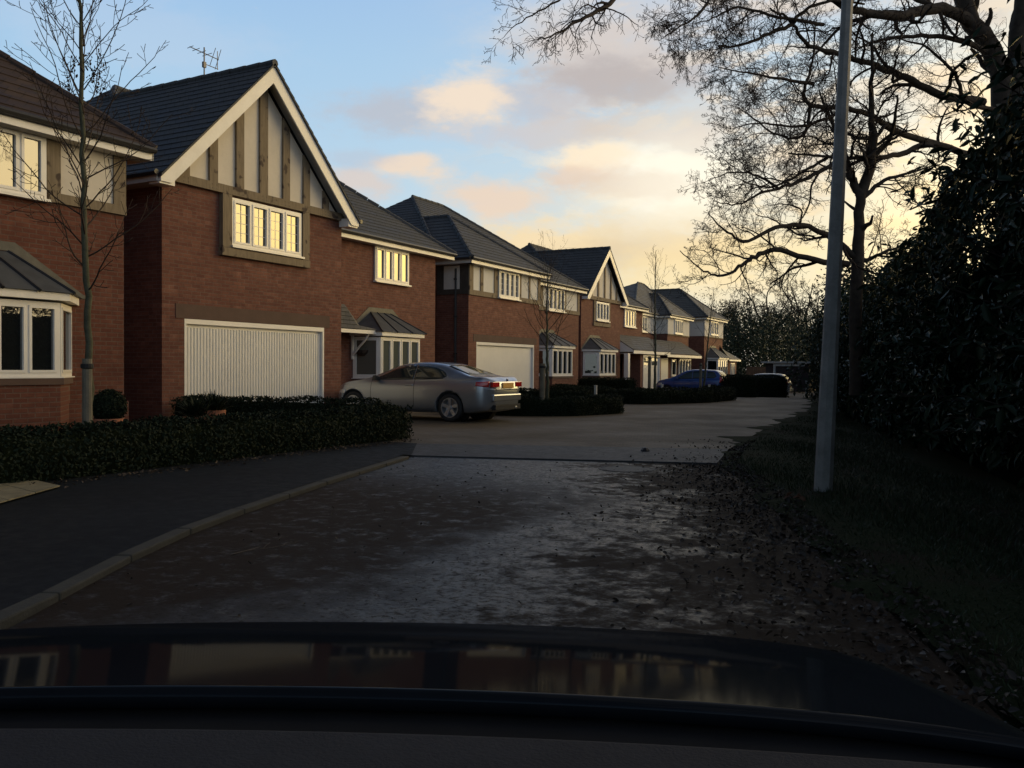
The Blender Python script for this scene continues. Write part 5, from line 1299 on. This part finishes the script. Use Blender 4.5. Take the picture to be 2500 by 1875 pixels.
    for (nm, x0_, x1_, ya, yb, za, zb, m, sides) in S['bits']:
        for sy in sides:
            mb = MB(); mb.box(x0_, x1_, sy*ya, sy*yb, za, zb); obj(nm, mb, m, th, bevel=.028 if nm == 'bumper' else .010)
    for (nm, x0_, x1_, lo, hi, m) in S['patches']:
        for sy in (-1, 1): side_patch(nm, (x0_, x1_), lo, hi, m, sy, off=.008, nx=14, nz=6)
    # place
    c, s_ = math.cos(yaw), math.sin(yaw)
    th.location = loc; th.rotation_euler = (0, 0, yaw)
    return th, ys, zs
def paint_mat(name, col, metal=.6, rough=.35):
    m, g, b = mat(name)
    p = g.n('ShaderNodeTexCoord').outputs['Object']
    n = g.noise(p, 2.5, 4, .6); z = g.sep(p)[2]
    dirt = g.math('MULTIPLY', g.sstep(g.math('ADD', z, g.math('MULTIPLY', n, .3)), .75, .25), .55)
    g.put(b.inputs['Base Color'], g.mix(dirt, (*col, 1), (.09, .075, .06, 1)))
    b.inputs['Metallic'].default_value = metal
    g.put(b.inputs['Roughness'], g.math('ADD', rough, g.math('MULTIPLY', dirt, .4)))
    b.inputs['Coat Weight'].default_value = .8; g.put(b.inputs['Coat Roughness'], g.mr(dirt, 0, .5, .05, .35)); return m
CARGL = glass_mat('car_glass', (.02, .03, .03), 1.6, .0005)
REDL = simple('red_lens', (.45, .02, .02), .15, .1, 5, coat=1)
CLEAR = simple('clear_lens', (.55, .55, .55), .1, .1, 5, coat=1)
PLATE = simple('yellow_plate', (.8, .45, .12), .4, .08, 10)
RIMM = simple('alloy', (.5, .51, .53), .35, .1, 5, metal=.8)
SILVER = paint_mat('silver_paint', (.35, .38, .42), .75, .3)
BLUE = paint_mat('blue_paint', (.012, .05, .22), .15, .3)
WHITEC = paint_mat('white_paint', (.40, .42, .43), .0, .4)
coupe = dict(x0=-1.03, x1=3.55, nose=.7, wr=.325, arch=.37, track=.865, wheels=(0, 2.76), glass=CARGL, rim=RIMM,
    top=[(-1.03, .86), (-.99, .985), (-.93, 1.03), (-.6, 1.035), (-.42, 1.06), (.3, 1.315), (.62, 1.362), (.95, 1.375), (1.3, 1.36), (1.62, 1.30), (2.35, .985), (2.5, .955), (3.0, .885), (3.3, .80), (3.48, .68), (3.55, .58)],
    belt=[(-1.03, .84), (-.9, .985), (0, .965), (1.0, .935), (2.2, .90), (2.6, .875), (3.1, .80), (3.4, .70), (3.55, .56)],
    bot=[(-1.03, .42), (-.9, .26), (-.5, .2), (2.9, .18), (3.3, .2), (3.55, .3)],
    w=[(-1.03, .82), (-.7, .87), (0, .893), (1, .885), (2.76, .893), (3.2, .87), (3.55, .80)],
    wt=[(-1, .6), (.2, .55), (1, .575), (1.8, .60), (2.4, .66), (3.5, .7)],
    side=[(0.14, 1.02), (1.04, 2.15)], seams=(.98, 2.22), handles=(1.12,), hz=.83, mirror=(2.02, .935),
    dlo_lo=[(0.14, 1.03), (.22, .985), (.6, .965), (2.2, .935)], dlo_hi=[(.14, 1.04), (.2, 1.12), (.3, 1.175), (.5, 1.25), (.75, 1.285), (1.1, 1.295), (1.4, 1.26), (1.65, 1.20), (2.0, 1.04), (2.15, .955)],
    screens=[(-.36, .24, .60, .50, 'rear_window'), (1.68, 2.32, .52, .66, 'windscreen')],
    bits=[('number_plate', -1.062, -1.025, -.26, .26, .775, .90, PLATE, (1,)), ('emblem', -1.035, -1.01, -.04, .04, .93, .99, simple('badge', (.05, .08, .2), .3), (1,)),
          ('boot_panel', -1.045, -1.03, -.52, .52, .735, .765, SILVER, (1,)),
          ('bumper', -1.05, -.93, -.66, .66, .48, .64, SILVER, (1,)), ('bumper_trim', -1.06, -.95, -.60, .60, .28, .40, RUBBER, (1,)), ('exhaust', -1.07, -.9, -.42, -.34, .29, .35, METAL, (1,)),
          ('tail_lamp', -1.04, -.97, .38, .70, .80, .92, REDL, (-1, 1)), ('sill', .45, 2.35, .86, .885, .2, .26, RUBBER, (-1, 1)), ('grille', 3.52, 3.58, .02, .16, .5, .64, BLACKP, (-1, 1))],
    patches=[('tail_lamp', -.94, -.68, lambda x: .80+(x+.94)*.12, lambda x: .935-(x+.94)*.06, REDL), ('headlamp', 3.0, 3.36, lambda x: .60, lambda x: .70-(x-3.0)*.08, CLEAR)])
build_car('parked_car', 'silver two-door coupe parked nose-in on the drive beside the big garage', coupe, (-10.5, 17.44, .0), math.pi, SILVER)
hatch = dict(x0=-.62, x1=3.22, nose=.55, wr=.30, arch=.345, track=.82, wheels=(0, 2.46), glass=CARGL, rim=RIMM, mb=False,
    top=[(-.62, .70), (-.58, .95), (-.5, 1.08), (-.28, 1.38), (-.15, 1.445), (.5, 1.485), (1.1, 1.48), (1.5, 1.42), (2.2, 1.03), (2.4, .98), (2.9, .88), (3.1, .76), (3.22, .58)],
    belt=[(-.62, .68), (-.5, .98), (0, .97), (1.0, .93), (2.1, .90), (2.5, .88), (2.9, .80), (3.22, .56)],
    bot=[(-.62, .4), (-.5, .25), (-.3, .2), (2.8, .18), (3.22, .3)],
    w=[(-.62, .76), (0, .83), (1, .83), (2.5, .83), (3.22, .74)], wt=[(-.6, .60), (.5, .62), (1.5, .6), (2.3, .68), (3.2, .65)],
    side=[(-.22, .28), (.32, 1.05), (1.08, 1.95)], seams=(.30, 1.06, 2.05), handles=(.45, 1.2), hz=.86, mirror=(1.85, .95),
    dlo_lo=[(-.22, 1.10), (-.1, 1.02), (1.95, .955)], dlo_hi=[(-.22, 1.12), (-.12, 1.30), (0, 1.36), (.5, 1.395), (1.1, 1.38), (1.4, 1.30), (1.95, .98)],
    screens=[(-.47, -.27, .56, .50, 'rear_window'), (1.56, 2.16, .54, .66, 'windscreen')],
    bits=[('number_plate', -.655, -.61, -.25, .25, .62, .72, PLATE, (1,)), ('bumper', -.69, -.5, -.72, .72, .33, .55, BLUE, (1,)), ('grille', 3.18, 3.24, -.4, .4, .4, .52, BLACKP, (1,))],
    patches=[('tail_lamp', -.56, -.38, lambda x: .78, lambda x: 1.10, REDL), ('headlamp', 2.75, 3.0, lambda x: .6, lambda x: .74, CLEAR)])
pb_ = at(1772, 940, 46); 
build_car('parked_car', 'dark blue hatchback parked behind the long low hedge', hatch, (-12.1, 45.6, -.26), math.pi, BLUE)
import copy
h3 = copy.copy(hatch); h3['bits'] = [(b[0], *b[1:7], (WHITEC if b[0] == 'bumper' else b[7]), b[8]) for b in hatch['bits']]
p = at(1921, 930, 54)
build_car('parked_car', 'pale vehicle half hidden by the farthest hedge at the end of the lane', h3, (p.x+.2-.6, p.y, -.48), math.pi, WHITEC)
# ------------------------------------------------------------------ own car: bonnet, scuttle and dashboard seen through the windscreen
own = thing('own_car', 'dark car bonnet and dashboard in the foreground along the bottom edge', 'car', (0, 0, 0))
fw = Vector((f0[0], f0[1], 0)).normalized(); rw = Vector((cr[0], cr[1], 0)).normalized()
def loc2(lat, fwd, z): v = rw*lat+fw*fwd; return (v.x, v.y, z)
CL = -.30      # the car's centre line is left of the camera
def bz(lat, fwd):
    f = fwd-.95; z = .895-(math.tan(R(7.65))*f+(.5*.29*(f-.15)**2 if f > .15 else 0))
    q = (lat-CL)/.86; return z-.028*q*q-.012*q**6
mb = MB(); NX, NY = 72, 50; vs = []
for i in range(NX+1):
    q = -1+2*i/NX; lat = CL+q*.86
    back = .93-.05*abs(q)**2.2; front = 1.88-.30*abs(q)**2.6
    for j in range(NY+1):
        f = back+(front-back)*j/NY; z = bz(lat, f)
        if j > NY-5: z -= .012*((j-(NY-5))/5)**2*3
        vs.append(loc2(lat, f, z))
mb.add(vs, [(i*(NY+1)+j, i*(NY+1)+j+1, (i+1)*(NY+1)+j+1, (i+1)*(NY+1)+j) for i in range(NX) for j in range(NY)])
PA = simple('dark_blue_bonnet', (.010, .013, .017), .5, .15, 3, coat=.18, spec=.0)
PA.node_tree.nodes['Principled BSDF'].inputs['Coat Roughness'].default_value = .065
bo = obj('bonnet', mb, PA, own, smooth=True)
md = bo.modifiers.new('s', 'SOLIDIFY'); md.thickness = .02; md.offset = -1
for p_ in bo.data.polygons: pass
mb = MB(); vs = []
for i in range(41):
    q = -1.15+2.3*i/40; lat = CL+q*.86; back = .93-.05*abs(q)**2.2
    vs += [loc2(lat, back+.02, bz(CL+max(-1, min(1, q))*.86, back)-.028), loc2(lat, back-.12, .835-.05*q*q), loc2(lat, back-.30, .80-.05*q*q)]
mb.add(vs, [(i*3+j, i*3+j+1, i*3+j+4, i*3+j+3) for i in range(40) for j in range(2)])
obj('scuttle', mb, RUBBER, own, smooth=True)
mb = MB(); vs = []
for i in range(41):
    q = -1.2+2.4*i/40; lat = CL+q*.86; fr_ = .68-.05*abs(q)**2.2
    zt = .972-.022*q*q
    vs += [loc2(lat, fr_+.03, zt-.16), loc2(lat, fr_, zt-.012), loc2(lat, fr_-.03, zt), loc2(lat, fr_-.3, zt+.01), loc2(lat, fr_-.5, zt-.03)]
mb.add(vs, [(i*5+j, i*5+j+1, i*5+j+6, i*5+j+5) for i in range(40) for j in range(4)])
obj('dashboard', mb, simple('dash_plastic', (.028, .028, .032), .85, .15, 20, bump=.3, bscale=300, spec=.2), own, smooth=True)
# front wings beyond the bonnet edge
mb = MB(); vs = []
for s_ in (-1, 1):
    o = len(mb.v)
    for j in range(20):
        f = .7+1.15*j/19; q = s_; lat = CL+s_*.868; z = bz(CL+s_*.86, max(f, .77))-.004
        mb.v += [loc2(lat, f, z), loc2(lat+s_*.05, f, z-.05), loc2(lat+s_*.06, f, z-.3)]
    for j in range(19):
        for k in range(2): mb.f.append((o+j*3+k, o+j*3+k+1, o+(j+1)*3+k+1, o+(j+1)*3+k))
obj('wing', mb, PA, own, smooth=True)
# ------------------------------------------------------------------ litter, debris, grass
rs = np.random.RandomState(77)
def scatter_ground(n, fx, size, m, name, label, kind='stuff', tilt=.35, zoff=.006, cat=None):
    tilt *= .6
    P = np.array([fx() for _ in range(n)])
    Nn = np.tile([0, 0, 1.], (n, 1))+rs.normal(0, tilt, (n, 3)); Nn /= np.linalg.norm(Nn, axis=1)[:, None]
    V, Fq = leafcloud(P+[0, 0, zoff], Nn, size, .6, rs, var=.8); o = fastmesh(name, V, Fq, m)
    return tag(o, label, cat, None, kind)
rx = lambda y: float(np.interp(y, [p[1] for p in VR], [p[0] for p in VR]))
def f1():
    y = rs.uniform(1.8, 15) ; k = abs(rs.normal(0, .6)); x = rx(y)+.25-k; return (x, y, -.026 if x < rx(y) else -.026+.05*min(1, (x-rx(y))/.25))
scatter_ground(8000, f1, .030, simple('dead_leaf', (.026, .018, .012), .6, .5, 12), 'leaf_litter', 'brown leaf litter and mud along the right edge of the road')
def f2():
    y = rs.uniform(2, 12); t = rs.uniform(); xl = float(np.interp(y, [p[1] for p in KERB], [p[0] for p in KERB]))
    return (xl+.05+(rx(y)-xl)*t**1.2, y if t > .3 else y, -.029)
scatter_ground(500, f2, .022, simple('dead_leaf_two', (.035, .025, .018), .6, .5, 12), 'leaf_litter', 'scattered dark leaves over the wet road')
def f3(): 
    y = rs.uniform(.5, 12); return (-8.45+abs(rs.normal(0, .18)), y, .016)
scatter_ground(900, f3, .035, simple('dead_leaf_three', (.07, .045, .025), .7, .5, 12), 'leaf_litter', 'dead leaves lying along the foot of the left hedge')
# grass blades on the verge
n = 42000
y = 2.5+rs.uniform(0, 1, n)**1.5*26; x = np.array([rx(q) for q in y])+.12+rs.uniform(0, 1, n)*(2.4+.0*y)
z = np.interp(x-np.array([rx(q) for q in y]), [0, .25, 1.2, 6], [-.1, 0, .04, .08])
hh = rs.uniform(.02, .055, n)*(1+.4*np.sin(x*3+y*2)); a = rs.uniform(0, 6.28, n); dxg, dyg = np.cos(a)*.006, np.sin(a)*.006; lx, ly = rs.normal(0, .025, (2, n))
V = np.stack([np.stack([x-dxg, y-dyg, z-.01], 1), np.stack([x+dxg, y+dyg, z-.01], 1), np.stack([x+dxg*.3+lx, y+dyg*.3+ly, z+hh], 1), np.stack([x-dxg*.3+lx, y-dyg*.3+ly, z+hh], 1)], 1).reshape(-1, 4, 3).reshape(-1, 3)
o = fastmesh('grass', V, np.arange(len(V)).reshape(-1, 4), GRASS); tag(o, 'short dark grass on the right verge round the lamp post', None, None, 'stuff')
# single things on the ground
T = Tree(55, rmin=.003, wig=.12, upc=0.); b0 = ongr(565, 1352, -.02)
T.grow(np.array(b0), np.array([.05, .95, .02]), 1.0, .011, 2, (5, 3), spread=.5)
V, Fq = tubes_np(T.limbs+T.twigs) if T.limbs else tubes_np(T.twigs); V[:, 2] = -.024+(V[:, 2]-b0.z)*.12
tw = fastmesh('fallen_twig', V, Fq, simple('pale_twig', (.13, .10, .07), .8)); tag(tw, 'fallen branching twig lying on the muddy road left of centre', 'twig')
c_ = ongr(1575, 1101, .0); mb = MB(); mb.lathe((c_.x, c_.y, c_.z-.03), [(.0, 0), (.06, .0), (.07, .04), (.035, .08), (0, .09)], 7); tag(obj('stone', mb, BLACKP), 'small dark stone lying on the road ramp', 'stone')
c_ = ongr(1530, 1145, -.03); mb = MB()
mb.lathe((c_.x, c_.y, -.031), [(.36, 0), (.36, .007), (.33, .007), (.33, .003), (.31, .003), (.31, .006), (0, .006)], 36)
mh = obj('manhole_cover', mb, simple('cast_iron', (.035, .034, .033), .6, .3, 14, metal=.4, bump=.8, bscale=40)); tag(mh, 'round iron manhole cover in the wet road near the ramp', 'manhole cover')
c_ = ongr(1940, 1222, .03); P = np.array([tuple(c_+Vector((rs.normal(0, .06), rs.normal(0, .05), .03))) for _ in range(9)]); Nn = np.tile([0, 0, 1.], (9, 1))+rs.normal(0, .5, (9, 3)); Nn /= np.linalg.norm(Nn, axis=1)[:, None]
V, Fq = leafcloud(P, Nn, .08, .6, rs); tag(fastmesh('dead_leaf', V, Fq, simple('orange_leaf', (.13, .06, .035), .7, .3, 10)), 'small clump of orange dead leaves on the grass left of the lamp post', 'leaves')
